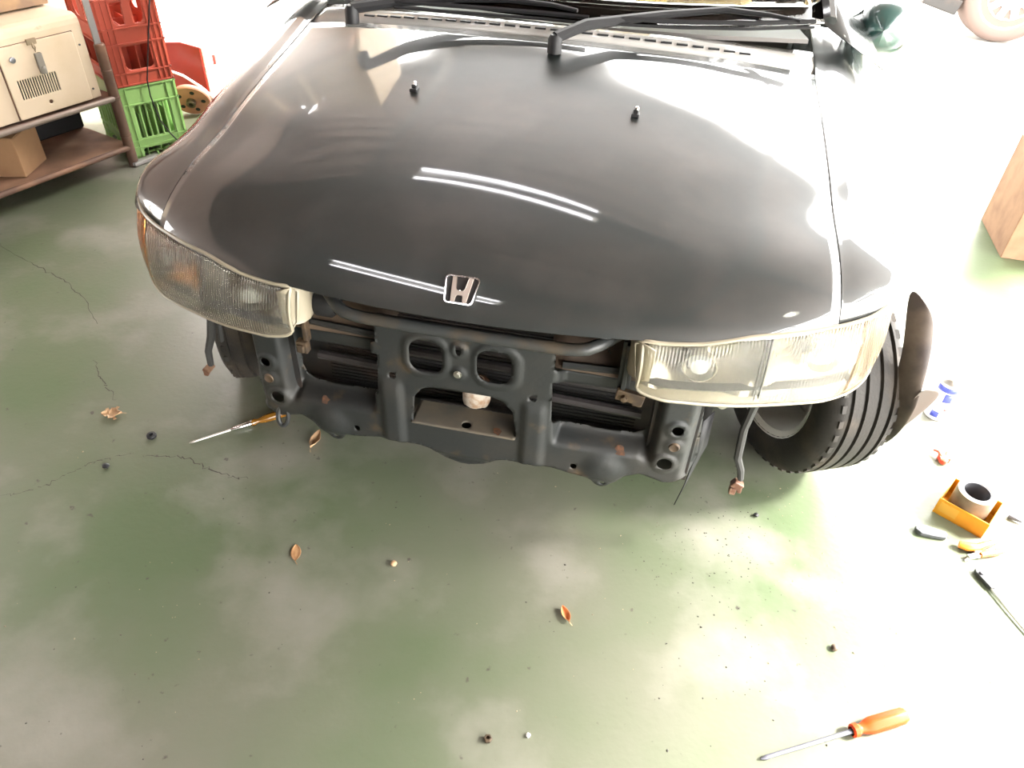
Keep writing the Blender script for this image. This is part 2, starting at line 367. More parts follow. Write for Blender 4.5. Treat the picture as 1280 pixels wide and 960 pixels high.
# roof, pillars and glass
def ws(s, t):                                          # windshield surface
    x = s*(.70-.12*t); y0 = .935+.20*(s*s); z0 = .955; return Vector((x, y0+t*(1.72-y0), z0+(1.36-.03*s*s-z0)*(t**.93)))
mb = MB(); mb.grid([[ws(-1+2*i/24, j/10) for j in range(11)] for i in range(25)])
mb.build('windshield', M['windshield'], car, smooth=True, solid=.004)
mb = MB(); mb.grid([[Vector((x*(.58-.02*k), y, 1.36+.02*(1-x*x)-.03*x*x+[0, .02, .02, -.02][k])) for x in (-1, -.6, -.2, .2, .6, 1)] for k, y in enumerate((1.72, 2.1, 2.6, 3.05))])
mb.build('roof', M['paint'], car, smooth=True, solid=.012)
for sg in (-1, 1):
    mb = MB(); mb.tube([ws(sg, t/8)+Vector((sg*.012, .02, 0)) for t in range(9)], .022, 8); mb.tube([Vector((sg*.585, 1.72, 1.345)), Vector((sg*.57, 2.6, 1.36)), Vector((sg*.54, 3.05, 1.32)), Vector((sg*.72, 3.6, .93))], .025, 8)
    mb.build('roof_pillar', M['paint'], car, smooth=True)
    mb = MB(); mb.grid([[ws(sg, t/8), Vector((sg*(.875-.28*(t/8)**1.1), 1.10+.34*sin(min(1, t/3)*PI/2)+.36*t/8, .865+.455*(t/8)**1.05))] for t in range(9)]); mb.build('pillar_skin', M['paint'], car, smooth=True, solid=.003)
    mb = MB(); mb.grid([[Vector((sg*.855, 1.58, .885)), Vector((sg*.59, 1.80, 1.33))], [Vector((sg*.85, 2.2, .89)), Vector((sg*.575, 2.2, 1.36))], [Vector((sg*.84, 3.4, .91)), Vector((sg*.54, 3.05, 1.32))]])
    mb.build('side_window', M['windshield'], car, solid=.004)
mb = MB(); mb.grid([[Vector((x*.54, 3.05, 1.32)), Vector((x*.74, 3.6, .93))] for x in (-1, 0, 1)]); mb.build('rear_window', M['windshield'], car, solid=.004)
# cowl between bonnet and windshield
mb = MB(); mb.grid([[Vector((x, Yr(x)+.004+(ws(x/.70, 0).y-Yr(x)-.006)*k/3, SX(min(max(x, -.7), .7), Yr(x)).z-.004+[-.004, .012, .02, .022][k])) for k in range(4)] for x in [-.70+1.4*i/40 for i in range(41)]])
cowl = mb.build('cowl', mat('sky_glare_cowl', (.38, .37, .35), .22, 0, .6), car, smooth=True, solid=.004)  # cowl plastic lightened to put the sky's reflection into its colour
mb = MB()
for k in range(26):
    x = -.5+k*.04
    if abs(x) < .62: mb.box((x, Yr(x)+.028, SX(x, Yr(x)).z+.013), (.028, .008, .004))
mb.build('slot_row', M['blackplastic'], cowl)
# wipers
def wiper(pts, bl, piv):
    m = MB(); m.lathe([(.018, -.02), (.018, .012), (.012, .022), (0, .024)], 14, 'Z', piv); m.tube(pts, [.014, .014, .010, .008, .006, .005][:len(pts)], 8); a_ = m.build('wiper', M['blackplastic'], car, smooth=True)
    m = MB(); m.tube(bl, .006, 6); m.tube([Vector(p)+Vector((0, -.008, -.012)) for p in bl], .004, 6); m.build('wiper_blade', M['blackplastic'], a_, smooth=True)
wiper([(.035, .80, .945), (.10, .86, .965), (.28, .985, .975), (.435, 1.05, .985), (.544, 1.04, .985), (.621, 1.02, .982)],
      [(.13, .90, .975), (.33, .945, .972), (.50, .985, .975), (.66, 1.04, .98)], (.035, .80, .93))
wiper([(-.50, .84, .955), (-.40, .90, .965), (-.25, .95, .975), (-.12, .965, .98), (.0, .955, .98), (.068, .93, .978)],
      [(-.40, .89, .968), (-.22, .905, .968), (-.02, .91, .97), (.10, .91, .97)], (-.50, .84, .94))
# interior
mb = MB(); mb.grid([[Vector((x, .98+.2*(x*x)+.16*k, .93-.02*k-(0 if k < 3 else .2))) for k in range(4)] for x in (-.66, -.4, 0, .4, .66)]); mb.build('dashboard', M['dash'], car, solid=.01)
for x in (-.36, .36):
    mb = MB(); mb.box((x, 2.0, .45), (.5, .5, .16)); sl = mb.build('seat', M['seat'], car, bevel=.04)
    mb = MB(); mb.box((x, 2.32, .78), (.48, .14, .6), Matrix.Rotation(rad(-18), 3, 'X')); mb.build('backrest', M['seat'], sl, bevel=.05)
mb = MB(); R_ = Matrix.Rotation(rad(-65), 3, 'X'); mb.lathe([(.17+.013*cos(k*PI/4), .013*sin(k*PI/4)) for k in range(8)], 32, 'Z', (-.36, 1.55, .86), True, R_); mb.tube([(-.36, 1.55, .86), (-.36, 1.3, .78)], .03); mb.build('steering_wheel', M['blackplastic'], car, smooth=True)
mb = MB(); mb.grid([[Vector((-.02+.1*i, 1.10+.06*j, .955+.015*sin(i*2.1+j*1.3)+.01*j)) for j in range(5)] for i in range(4)]); mb.build('dash_sheet', M['yellowsheet'], car, smooth=True, solid=.004)  # wavy yellow sheet on top of the dashboard
# door mirror (image right)
mb = MB()
rows = []
for k in range(9):
    a_ = k/8; sc = max(.00001, 1-a_**2.6)**.5
    rows.append([Vector((.905+(.088-.02*(sin(q*PI/8) > 0))*sc*math.copysign(abs(cos(q*PI/8))**.7, cos(q*PI/8))-.02*a_, 1.40-.12*a_, .905+.078*sc*math.copysign(abs(sin(q*PI/8))**.7, sin(q*PI/8))+.012*a_)) for q in range(16)])
    rows[-1].append(rows[-1][0])
mb.grid(rows); mr = mb.build('door_mirror', mat('green_mirror_paint', (.02, .06, .055), .3, 0, 1.0), car, smooth=True, solid=.003)
mb = MB(); mb.prism([(.905+.080*cos(q*PI/8), .905+.070*sin(q*PI/8)) for q in range(16)], -1.402, -1.398, Matrix(((1, 0, 0), (0, 0, -1), (0, 1, 0)))); mb.build('mirror_glass', M['chrome'], mr)
mb = MB(); mb.tube([(.86, 1.42, .87), (.88, 1.37, .885)], [.03, .025], 8); mb.build('mirror_mount', M['blackplastic'], mr, smooth=True)

# washer nozzles
for sg in (-1, 1):
    p = SX(sg*.259, .59); mb = MB(); mb.box((p.x, p.y, p.z+.003), (.018, .022, .008)); mb.box((p.x, p.y+.002, p.z+.010), (.011, .012, .010)); nz = mb.build('washer_nozzle', M['blackplastic'], car, bevel=.002)
    mb = MB(); mb.lathe([(.0045, -.003), (.004, .003), (0, .005)], 10, 'Z', (p.x+.002, p.y+.001, p.z+.017)); mb.build('nozzle_tip', M['chrome'], nz, smooth=True)

# badge on the bonnet
pc = SX(-.003, .044); du = (SX(.03, .044)-SX(-.03, .044)).normalized(); dv = (SX(0, .062)-SX(0, .030)).normalized(); dn = du.cross(dv).normalized()
FR = Matrix((du, dv, dn)).transposed()
def bdg(poly, z0, z1, name, m, par, k=.032):
    q = MB(); q.prism([(x*k, y*k) for x, y in poly], z0, z1); q.v = [tuple(FR @ Vector(p)+pc) for p in q.v]; return q.build(name, m, par, bevel=.0008)
def rrect(wt, wb_, h, r, n=5):
    cs = [(wt-r, h-r, 0), (-wt+r, h-r, 1), (-wb_+r, -h+r, 2), (wb_-r, -h+r, 3)]; P = []
    for cx, cy, q in cs:
        for i in range(n+1): a_ = q*PI/2+i/n*PI/2; P.append((cx+r*cos(a_), cy+r*sin(a_)))
    return P
em = bdg(rrect(1.0, .84, .86, .26), .000, .003, 'emblem', M['dark'], car)
q = MB(); o_ = rrect(1.06, .90, .92, .28); i_ = rrect(.93, .78, .80, .19); k_ = .032
V = []
for z, pl in ((.0, o_), (.0065, [(x*.985, y*.985) for x, y in o_]), (.0065, [(x*1.03, y*1.03) for x, y in i_]), (.0, i_)): V.append([FR @ Vector((x*k_, y*k_, z))+pc for x, y in pl+[pl[0]]])
q.grid(V); q.build('emblem_frame', M['chrome'], em, smooth=True)
H_ = [(-.74, .80), (-.42, .80), (-.30, .04), (-.22, -.06), (.22, -.06), (.30, .04), (.42, .80), (.74, .80), (.56, -.80), (.28, -.80), (.23, -.42), (.14, -.34), (-.14, -.34), (-.23, -.42), (-.28, -.80), (-.56, -.80)]
bdg([(x*.86, y) for x, y in H_], .003, .0070, 'emblem_letter', M['bronze'], em)
for sg in (-1, 1):                                    # bright inner edges of the letter
    q = MB(); q.tube([FR @ Vector((x*k_*sg, y*k_, .0078))+pc for x, y in ((.37, .80), (.31, .42), (.26, .06), (.19, -.05), (0, -.06))], .0007, 6); q.build('letter_edge', M['chrome'], em, smooth=True)

# ------------------------------------------------------------------ headlamps
LT = [(.335, .030, .634), (.36, .030, .644), (.40, .038, .640), (.45, .050, .640), (.50, .064, .646), (.56, .090, .651), (.62, .115, .651), (.68, .148, .649), (.74, .185, .648), (.79, .226, .650), (.822, .27, .660), (.838, .33, .675)]
LB = [(.345, .026, .560), (.36, .012, .538), (.40, .010, .528), (.45, .020, .522), (.50, .033, .516), (.56, .056, .507), (.62, .084, .499), (.68, .114, .491), (.74, .152, .480), (.795, .200, .476), (.832, .25, .500), (.845, .33, .55)]
fx = {}
def lamp_pt(s, t, off=0, bul=.014):
    k = [i/(len(LT)-1) for i in range(len(LT))]
    if not fx:
        for n_, L in (('T', LT), ('B', LB)):
            for c in range(3): fx[n_, c] = pchip(k, [q[c] for q in L])
    P = Vector([fx['T', c](s) for c in range(3)]); Q = Vector([fx['B', c](s) for c in range(3)])
    p = P.lerp(Q, t); b = bul*sin(PI*t)**.8*min(1, s*8)
    n_ = Vector((.35+1.1*max(0, s-.75)*3, -1, .0)).normalized()
    return p+n_*(b-off)
def lamp(sg, amb):
    F_ = lambda p: Vector((sg*p.x, p.y, p.z))
    r = MB(); s0, s1 = .055, .775
    # back housing, open towards the lens
    rows = []
    for i in range(31):
        s = i/30; rows.append([F_(lamp_pt(s, 0, .002)), F_(lamp_pt(s, 0, .002)+Vector((0, .09, -.012))), F_(lamp_pt(s, 1, .002)+Vector((0, .09, .012))), F_(lamp_pt(s, 1, .002))])
    r.grid(rows); r.add([rows[0][k] for k in range(4)], [(0, 1, 2, 3)])
    h = r.build('headlight', M['lamphousing'], car, smooth=True, solid=.003, offset=1)
    # chrome reflector: two bowls and stepped side field
    q = MB()
    for (c0, c1) in ((.10, .50), (.50, .86)):
        cs = (c0+c1)/2
        rows = []
        for i in range(21):
            s = c0+(c1-c0)*i/20; row = []
            for j in range(13):
                t = .06+.88*j/12; e = min(1, ((s-cs)/((c1-c0)/2))**2+((t-.5)/.46)**2*.6)
                p = lamp_pt(s, t, 0, 0)+Vector((0, .075-.058*e, 0)); row.append(F_(p))
            rows.append(row)
        q.grid(rows)
    rows = []
    for i in range(9):
        s = .86+.12*i/8; rows.append([F_(lamp_pt(s, .05+.9*j/6, 0, 0)+Vector((-.025-.006*(i % 2), .02, 0))) for j in range(7)])
    q.grid(rows)
    q.build('reflector', M['reflector'], h, smooth=True, angle=35)
    for cs, rr in ((.30, .022), (.68, .018)):
        c = lamp_pt(cs, .5, 0, 0)+Vector((0, .035, 0)); c = F_(c)
        q = MB(); q.lathe([(rr, .025), (rr, -.004), (rr*.8, -.012), (0, -.015)], 20, 'Y', c); q.build('bulb', M['bulb'], h, smooth=True)
    q = MB()
    for s_ in (.49, .505, .86):
        q.grid([[F_(lamp_pt(s_, .06+.88*j/8, 0, 0)+Vector((0, y_, 0))) for j in range(9)] for y_ in (.004, .03)])
    q.grid([[F_(lamp_pt(s_/20, .80, 0, 0)+Vector((0, y_, 0))) for s_ in range(2, 18)] for y_ in (.006, .03)])
    q.build('divider', M['darkgrey'], h, solid=.0015)
    for cs in (.30, .68):
        c = F_(lamp_pt(cs, .5, 0, 0)+Vector((0, .02, 0))); q = MB(); q.lathe([(.030, .02), (.033, .0), (.031, .0), (.028, .02)], 24, 'Y', c, closed=True); q.build('bulb_shade', M['zinc'], h, smooth=True)
    # clear fluted lens
    q = MB(); rows = [[F_(lamp_pt(s0+(s1-s0)*i/50, j/12)) for j in range(13)] for i in range(51)]; q.grid(rows)
    q.build('lens', M['lens'], h, smooth=True, solid=.003, angle=60)
    q = MB(); rows = [[F_(lamp_pt(s1+(1-s1)*i/14, j/12)) for j in range(13)] for i in range(15)]; q.grid(rows)
    q.build('amber_lens', amb, h, smooth=True, solid=.003, angle=60)
    # rolled rim round the lens
    q = MB(); lo = [F_(lamp_pt(s0+(1-s0)*i/40, 1, .001)) for i in range(41)]; up = [F_(lamp_pt(s0+(1-s0)*i/40, 0, .001)) for i in range(41)]
    end = [F_(lamp_pt(s0, k/6, .0005)) for k in range(7)]
    q.tube(list(reversed(up))+end[1:-1]+lo, .0042, 6); q.build('lens_rim', M['lamphousing'], h, smooth=True)
    # inner cheek of the lamp with stepped edge
    q = MB()
    rows = []
    for k, (dx, dy, f) in enumerate(((.030, .0, .85), (.012, .004, 1.0), (.0, .012, 1.02), (-.010, .022, 1.03), (-.014, .035, 1.0), (-.014, .06, .95))):
        rows.append([F_(Vector((.345+dx, .018+dy+.006*cos(a_), .598+.044*f*math.copysign(abs(sin(a_))**.6, sin(a_))))) for a_ in [(-PI/2+PI*j/12) for j in range(13)]])
    q.grid(rows); q.build('lamp_cheek', M['lamphousing'], h, smooth=True, solid=.003, angle=50)
    return h
lamp(-1, M['amber']); lamp(1, M['amberpale'])

# ------------------------------------------------------------------ pressed steel front panel
half = [(0, .60), (.285, .60), (.30, .575), (.395, .53), (.49, .53), (.502, .47), (.513, .35), (.502, .288), (.47, .264), (.451, .260), (.396, .277), (.363, .261), (.340, .233), (.328, .218), (.316, .214), (.304, .218), (.286, .240), (.244, .245), (.2, .254), (.10, .253), (.075, .247), (.045, .224), (.01, .214)]
poly = half+[(-x, z) for x, z in reversed(half[1:])]
outer = sd_poly(poly)
holes = []
for s in (-1, 1):
    holes += [sd_rbox(s*.072-.006, .512, .036, .041, .027), sd_circ(s*.1525-.003, .446, .0085), sd_circ(s*.459-.004, .418, .0125), sd_circ(s*.446-.003, .318, .0165), sd_circ(s*.252-.002, .268, .008), sd_circ(s*.318, .228, .0065)]
    holes.append(sd_poly([(s*.186, .497), (s*.386, .497), (s*.397, .48), (s*.399, .42), (s*.39, .395), (s*.37, .384), (s*.32, .380), (s*.192, .384)]))
    holes.append(sd_poly([(s*.186, .610), (s*.188, .527), (s*.372, .527), (s*.372, .545), (s*.285, .590), (s*.27, .61)]))
holes.append(sd_rbox(-.008, .541, .006, .012, .005))
holes.append(sd_poly([(-.114, .34), (-.108, .40), (-.090, .424), (-.066, .433), (.062, .433), (.088, .424), (.108, .40), (.118, .34), (.118, .322), (-.114, .322)]))
def sdp(x, z): return max(outer(x, z), max(-h(x, z) for h in holes))
def bump_(x, z, cx, cz, r0, r1, a_): return a_*sm((r1-math.hypot(x-cx, z-cz))/(r1-r0))
def depth(x, z):
    ax = abs(x+.003); d = 0
    # recessed trough of the lower bar and the slope down into it
    cl = sm((ax-.195)/.015)*sm((.43-ax)/.045)
    d += .050*cl*sm((z-.315)/.07)
    d += .016*sm((ax-.386)/.02)*sm((.425-ax)/.02)*sm((z-.30)/.05)
    d -= .012*bump_(ax, z, .318, .27, .01, .06, 1)          # nose over the lower tab
    d += .012*sm((.245-z)/.02)
    # raised rims round the twin holes and the middle boss
    for c in (.072,): d -= .005*sm((.014-abs(sd_rbox(c, .512, .042, .047, .03)(ax-.003, z)))/.012)
    d -= bump_(x, z, -.008, .541, .012, .022, .006); d -= bump_(x, z, -.008, .481, .010, .02, .005)
    d -= bump_(ax, z, .457, .418, .018, .028, .006); d -= bump_(ax, z, .458, .372, .012, .026, .006); d -= bump_(ax, z, .446, .318, .021, .032, .006)
    # column relief
    d += .020*sm((ax-.100)/.03)*sm((.125-ax)/.02)*sm((.42-z)/.03)*0
    d -= .010*sm((ax-.125)/.02)*sm((.19-ax)/.02)*sm((.45-z)/.05)
    d += .030*sm((ax-.478)/.03)*sm((z-.26)/.04)
    d += .022*sm((z-.575)/.03)
    return d
def psurf(x, z):
    d = depth(x, z); cur = .035*(x/.5)**2
    return Vector((x, .045+d+cur, z-.66*(d+cur)))
mb = MB(); sdf_sheet(mb, -.53, .53, .20, .62, .005, sdp, psurf)
fp = mb.build('front_panel', M['steel'], car, smooth=True, solid=.003, angle=60, offset=0)
# lower flange of the panel, folded back
mb = MB(); mb.grid([[psurf(x, .256)+Vector((0, .003, 0)), psurf(x, .256)+Vector((0, .06, .004))] for x in [-.30+.6*i/30 for i in range(31)]]); mb.build('lower_flange', M['steel'], fp, smooth=True, solid=.002)
# shelf seen through the middle opening, with its hole
mb = MB(); hs = sd_circ(.004, .058, .011); bx_ = sd_rbox(.0, .080, .118, .042, .004)
sdf_sheet(mb, -.125, .125, .03, .13, .005, lambda x, y: max(bx_(x, y), -hs(x, y)), lambda x, y: Vector((x, y, .326+.02*sm((y-.10)/.02)*0)))
sh = mb.build('lower_shelf', M['shelfmetal'], fp, smooth=True, solid=.003)
mb = MB(); mb.box((0, .118, .29), (.24, .006, .075)); mb.build('crossmember_web', M['dark'], fp)
for s in (-1, 1):
    mb = MB(); mb.grid([[Vector((s*x, .100, z)) for z in (.235, .40, .53)] for x in (.40, .45, .50)]); mb.build('hole_shade_sheet', M['dark'], fp, solid=.002)  # added dark sheet, stands in for shade behind the column holes
# bolts, rust patches
def bolt(p, r=.008, m='zinc', name='bolt', par=fp):
    q = MB(); p = Vector(p); q.lathe([(r*1.5, .0), (r*1.5, -.002)], 16, 'Y', p); q.lathe([(r, -.002), (r*.92, -.006), (0, -.0065)], 6, 'Y', p); return q.build(name, M[m], par, smooth=True, angle=30)
bolt(psurf(-.009, .481)+Vector((0, -.003, 0)), .006)
for s in (-1, 1):
    q = MB(); p = psurf(s*.458-.003, .372); q.lathe([(.013, -.001), (.010, -.005), (.006, -.003), (0, -.003)], 18, 'Y', p); q.build('spot_weld', M['rustbolt'], fp, smooth=True)
for p, r in ((Vector((.075, .052, .3285)), .010), (Vector((-.33, .078, 0)), .010), (Vector((.345, .078, 0)), .010)):
    if p.z == 0:
        p = psurf(p.x, .335)+Vector((0, -.0022, .001)); nrm = Vector((0, -.6, .8))
    else: nrm = Vector((0, 0, 1))
    q = MB(); t1 = nrm.orthogonal().normalized(); t2 = nrm.cross(t1); q.add([p+nrm*.0005]+[p+nrm*.0004+t1*cos(k*.52)*r*random.uniform(.6, 1.3)+t2*sin(k*.52)*r*random.uniform(.8, 1.6) for k in range(12)], [(0, 1+k, 1+(k+1) % 12) for k in range(12)]); q.build('rust_patch', M['rust'], fp, solid=.0006)
# curved upper bar and rubber seal under the bonnet edge
mb = MB(); up = [(x, .036+.10*abs(x)**2.2+.05*sm((abs(x)-.24)/.08), .590+.012*sm((abs(x)-.2)/.1)) for x in [-.31+.62*i/30 for i in range(31)]]
mb.tube(up, [.006+.007*sm((.31-abs(p[0]))/.03) for p in up], 10); mb.build('seal_bar', mat('dusty_seal', (.03, .032, .032), .4, noise=((.06, .045, .03), 14, .5, .75)), car, smooth=True)
# side pieces behind: air guides, tie bars, brackets
for s in (-1, 1):
    mb = MB(); mb.grid([[Vector((s*x, .085+.17*k, .505+.085*k+.02*sin(x*14)*k)) for k in (0, .5, 1)] for x in (.17, .22, .27, .32, .37, .42)]); ag = mb.build('air_guide', M['darkbrown'], car, smooth=True, solid=.003)
    mb = MB(); mb.tube([(s*.20, .09, .512), (s*.35, .10, .512), (s*.40, .13, .515)], .008, 6); mb.build('guide_edge', M['steel'], ag)
# headlamp bracket, image right
mb = MB(); mb.box((.328, .075, .545), (.026, .006, .12)); mb.box((.328, .068, .545), (.010, .012, .118)); br = mb.build('lamp_bracket', M['steel'], car, bevel=.002)
mb = MB(); mb.box((.345, .064, .478), (.058, .012, .026), Matrix.Rotation(rad(8), 3, 'Y')); mb.box((.362, .07, .462), (.02, .01, .02)); rb = mb.build('bracket_tab', M['rustbolt'], br, bevel=.002)
q = MB(); q.lathe([(.008, 0), (.007, -.008), (0, -.009)], 6, 'Y', (.334, .057, .478)); q.build('bolt', M['rustbolt'], rb)
# black adjuster housing, image left
mb = MB(); mb.lathe([(.026, .03), (.034, .02), (.034, -.01), (.028, -.02), (.022, -.045), (.022, -.06)], 24, 'X', (-.315, .10, .573)); ah = mb.build('adjuster_housing', M['blackplastic'], car, smooth=True)
mb = MB(); mb.box((-.367, .075, .462), (.026, .02, .030)); mb.box((-.367, .064, .462), (.016, .01, .018)); mb.box((-.36, .085, .50), (.012, .02, .06)); mb.build('lamp_bracket', M['rustbolt'], car, bevel=.003)
# rusty fixing ear below each lamp
for s, x in ((-1, .49), (1, .53)):
    mb = MB(); mb.box((s*x, .10, .478), (.030, .02, .026)); e = mb.build('fixing_ear', M['rustbolt'], car, bevel=.004)
    mb = MB(); mb.lathe([(.010, 0), (.010, -.006), (.004, -.007), (.004, -.001), (0, -.001)], 16, 'Y', (s*x, .089, .478)); mb.build('bush', M['zinc'], e, smooth=True)
# radiator pack and pipes
mb = MB(); mb.box((0, .215, .40), (.98, .035, .40)); rd = mb.build('radiator', M['dark'], car)
mb = MB()
for k in range(34): mb.box((0, .196, .26+k*.0098), (.74, .003, .0025))
mb.build('fin_stack', M['dark'], rd)
for z, y in ((.46, .165), (.425, .16), (.36, .165)):
    mb = MB(); mb.tube([(-.38, y, z+.01), (-.1, y, z), (.15, y, z-.003), (.38, y, z-.012)], .011, 8); mb.build('coolant_pipe', mat('dark_pipe', (.03, .026, .026), .35), rd, smooth=True)
mb = MB(); mb.lathe([(.030, -.03), (.032, -.022), (.032, .014), (.026, .022), (.018, .024), (.018, .034), (0, .036)], 24, 'Z', (.006, .145, .352)); cn = mb.build('drier_canister', mat('dusty_white_metal', (.5, .44, .37), .6, noise=((.32, .2, .12), 40, .45, .6)), car, smooth=True)
mb = MB(); mb.lathe([(.029, .0), (.029, .004), (.014, .006), (.014, .012), (0, .013)], 20, 'Z', (.006, .145, .376)); mb.build('canister_top', M['rust'], cn, smooth=True)
# bay floor and inner wings keep the engine bay closed
mb = MB(); mb.box((0, .52, .26), (1.02, .68, .02)); mb.box((0, .40, .66), (.9, .3, .01)); mb.box((-.52, .55, .48), (.02, .75, .36)); mb.box((.52, .55, .48), (.02, .75, .36)); mb.build('engine_bay', M['dark'], car)
for s in (-1, 1):
    mb = MB(); rows = []
    for i in range(25):
        a_ = rad(62+123*i/24); rows.append([Vector((s*x, WY-.325*cos(a_), .30+.325*sin(a_))) for x in (.54, .66, .78, .86)])
    mb.grid(rows); mb.build('wheel_arch_liner', M['dark'], car, smooth=True, solid=.004)
# towing hook, image left, with ring
mb = MB(); rows = [(.0145*cos(a_)*.9, .024*sin(a_)) for a_ in [2*PI*k/20 for k in range(21)]]
mb.tube([(-.447+x, .07+.008*z/.02, .243+z) for x, z in rows], .0055, 8, cap=False); mb.build('towing_hook', M['steel'], car, smooth=True)
# thin splash flap under the image-right end of the panel
mb = MB(); mb.grid([[Vector((.508+.012*k, .115+.02*k, .40)), Vector((.512+.012*k, .115+.02*k, .30)), Vector((.503+.004*k, .11+.01*k, .20)), Vector((.492, .10, .145))] for k in (0, 1, 2)]); mb.build('splash_flap', M['blackplastic'], car, smooth=True, solid=.002)
mb = MB(); mb.box((0, .085, .232), (.10, .03, .03)); mb.box((0, .12, .225), (.05, .05, .02)); mb.build('jacking_bracket', M['steel'], car, bevel=.008)

# ------------------------------------------------------------------ front wheels, steered to the car's left
def wheel(x, y, steer, par, name='front_wheel', R=.285, W=.175, outward=1):
    Rz = Matrix.Rotation(steer, 3, 'Z'); c = Vector((x, y, R))
    def fin(m_): m_.v = [tuple(Rz @ Vector(p)+c) for p in m_.v]; return m_
    e = empty(name); e.parent = par
    prof = []
    hw = W/2
    prof += [(.183, -hw+.008), (.188, -hw+.002), (.21, -hw-.006), (.235, -hw-.008), (.258, -hw-.002), (.274, -hw+.008), (.280, -hw+.016)]
    gr = [-.052, -.018, .018, .052]; xs = [-hw+.022]
    tread = [(.2825, -hw+.022)]
    for g_ in gr: tread += [(R-.0005, g_-.0052), (R-.0085, g_-.0035), (R-.0085, g_+.0035), (R-.0005, g_+.0052)]
    tread += [(.2825, hw-.022)]
    prof += tread+[(.280, hw-.016), (.274, hw-.008), (.258, hw+.002), (.235, hw+.008), (.21, hw+.006), (.188, hw-.002), (.183, hw-.008), (.178, hw-.02), (.178, -hw+.02)]
    m_ = MB(); m_.lathe(prof, 72, 'X', closed=True); tb = MB()
    for k in range(60):                                # shoulder blocks
        a_ = 2*PI*k/44
        for s in (-1, 1):
            Rx = Matrix.Rotation(a_, 3, 'X'); tb.box(Rx @ Vector((s*(hw-.021), 0, R-.0062)), (.016, .020, .008), Rx)
    m_.add(tb.v, tb.f)
    fin(m_).build('tyre', M['rubber'], e, smooth=True, angle=35)
    m_ = MB(); rp = [(.186, -hw+.004), (.192, -hw-.001), (.192, -hw+.003), (.176, -hw+.012), (.172, -hw+.03), (.160, -.03), (.160, .03), (.172, hw-.03), (.176, hw-.012), (.192, hw-.003), (.192, hw+.001), (.186, hw-.004)]
    m_.lathe(rp, 48, 'X')
    m_.f = m_.f[:-2]
    rm = fin(m_).build('rim', M['rim'], e, smooth=True, solid=.003)
    m_ = MB(); n = 48; rows = []
    for r0, h in ((.166, .045), (.150, .058), (.10, .062), (.06, .05), (.0, .048)):
        rows.append([Vector((outward*h, r0*cos(2*PI*k/n), r0*sin(2*PI*k/n))) for k in range(n+1)])
    m_.grid(rows); fin(m_).build('wheel_face', M['rim'], rm, smooth=True, solid=.004)
    m_ = MB(); m_.lathe([(.105, -.01*outward), (.105, -.025*outward)], 40, 'X'); m_.lathe([(.065, -.05*outward), (.065, 0)], 24, 'X'); fin(m_).build('brake_disc', M['disc'], e, smooth=True, angle=30)
    return e
wheel(WX, WY, .42, car, outward=1); wheel(-.755, WY, .42, car, outward=-1)
for s in (-1, 1): wheel(s*.76, 3.15, 0, car, 'rear_wheel', outward=s)
mb = MB(); mb.tube([(.66, .55, .27), (.2, .62, .30), (-.2, .62, .30), (-.66, .55, .27)], .016, 8); mb.build('axle_shaft', M['dark'], car, smooth=True)

# harnesses and loose fixings hanging down
mb = MB(); P_ = [(.612, .14, .47), (.606, .15, .435), (.600, .148, .37), (.604, .15, .32), (.607, .15, .28), (.622, .15, .245), (.628, .15, .215)]
mb.tube(P_, [.010, .010, .009, .009, .009, .008, .007], 8); hn = mb.build('lamp_harness', M['harness'], car, smooth=True)
mb = MB(); mb.box((.624, .15, .198), (.026, .018, .020), Matrix.Rotation(.5, 3, 'Y')); mb.box((.617, .147, .181), (.016, .016, .020)); mb.box((.632, .147, .185), (.010, .012, .016)); mb.build('connector', M['copper'], hn, bevel=.003)
mb = MB(); P_ = [(-.655, .19, .46), (-.665, .2, .40), (-.680, .2, .34), (-.700, .2, .29), (-.703, .2, .245)]
mb.tube(P_, [.012, .012, .011, .009, .008], 8); mb.tube([(-.648, .2, .44), (-.650, .2, .38), (-.655, .2, .33)], .007, 6); hn = mb.build('lamp_harness', M['harness'], car, smooth=True)
mb = MB(); mb.box((-.712, .2, .232), (.020, .016, .030), Matrix.Rotation(.7, 3, 'Y')); mb.box((-.722, .2, .215), (.012, .012, .016)); mb.build('connector', M['copper'], hn, bevel=.003)
mb = MB(); mb.tube([(.815, .285, .43), (.826, .29, .36), (.836, .30, .23)], .0035, 8); mb.tube([(.836, .30, .232), (.838, .30, .212)], .007, 8); mb.build('threaded_rod', M['zinc'], car, smooth=True)
mb = MB(); mb.lathe([(.010, 0), (.010, -.012), (0, -.014)], 16, 'Y', (.78, .28, .40)); mb.box((.70, .30, .425), (.20, .01, .05)); mb.build('lamp_bracket', M['steel'], car, bevel=.002)
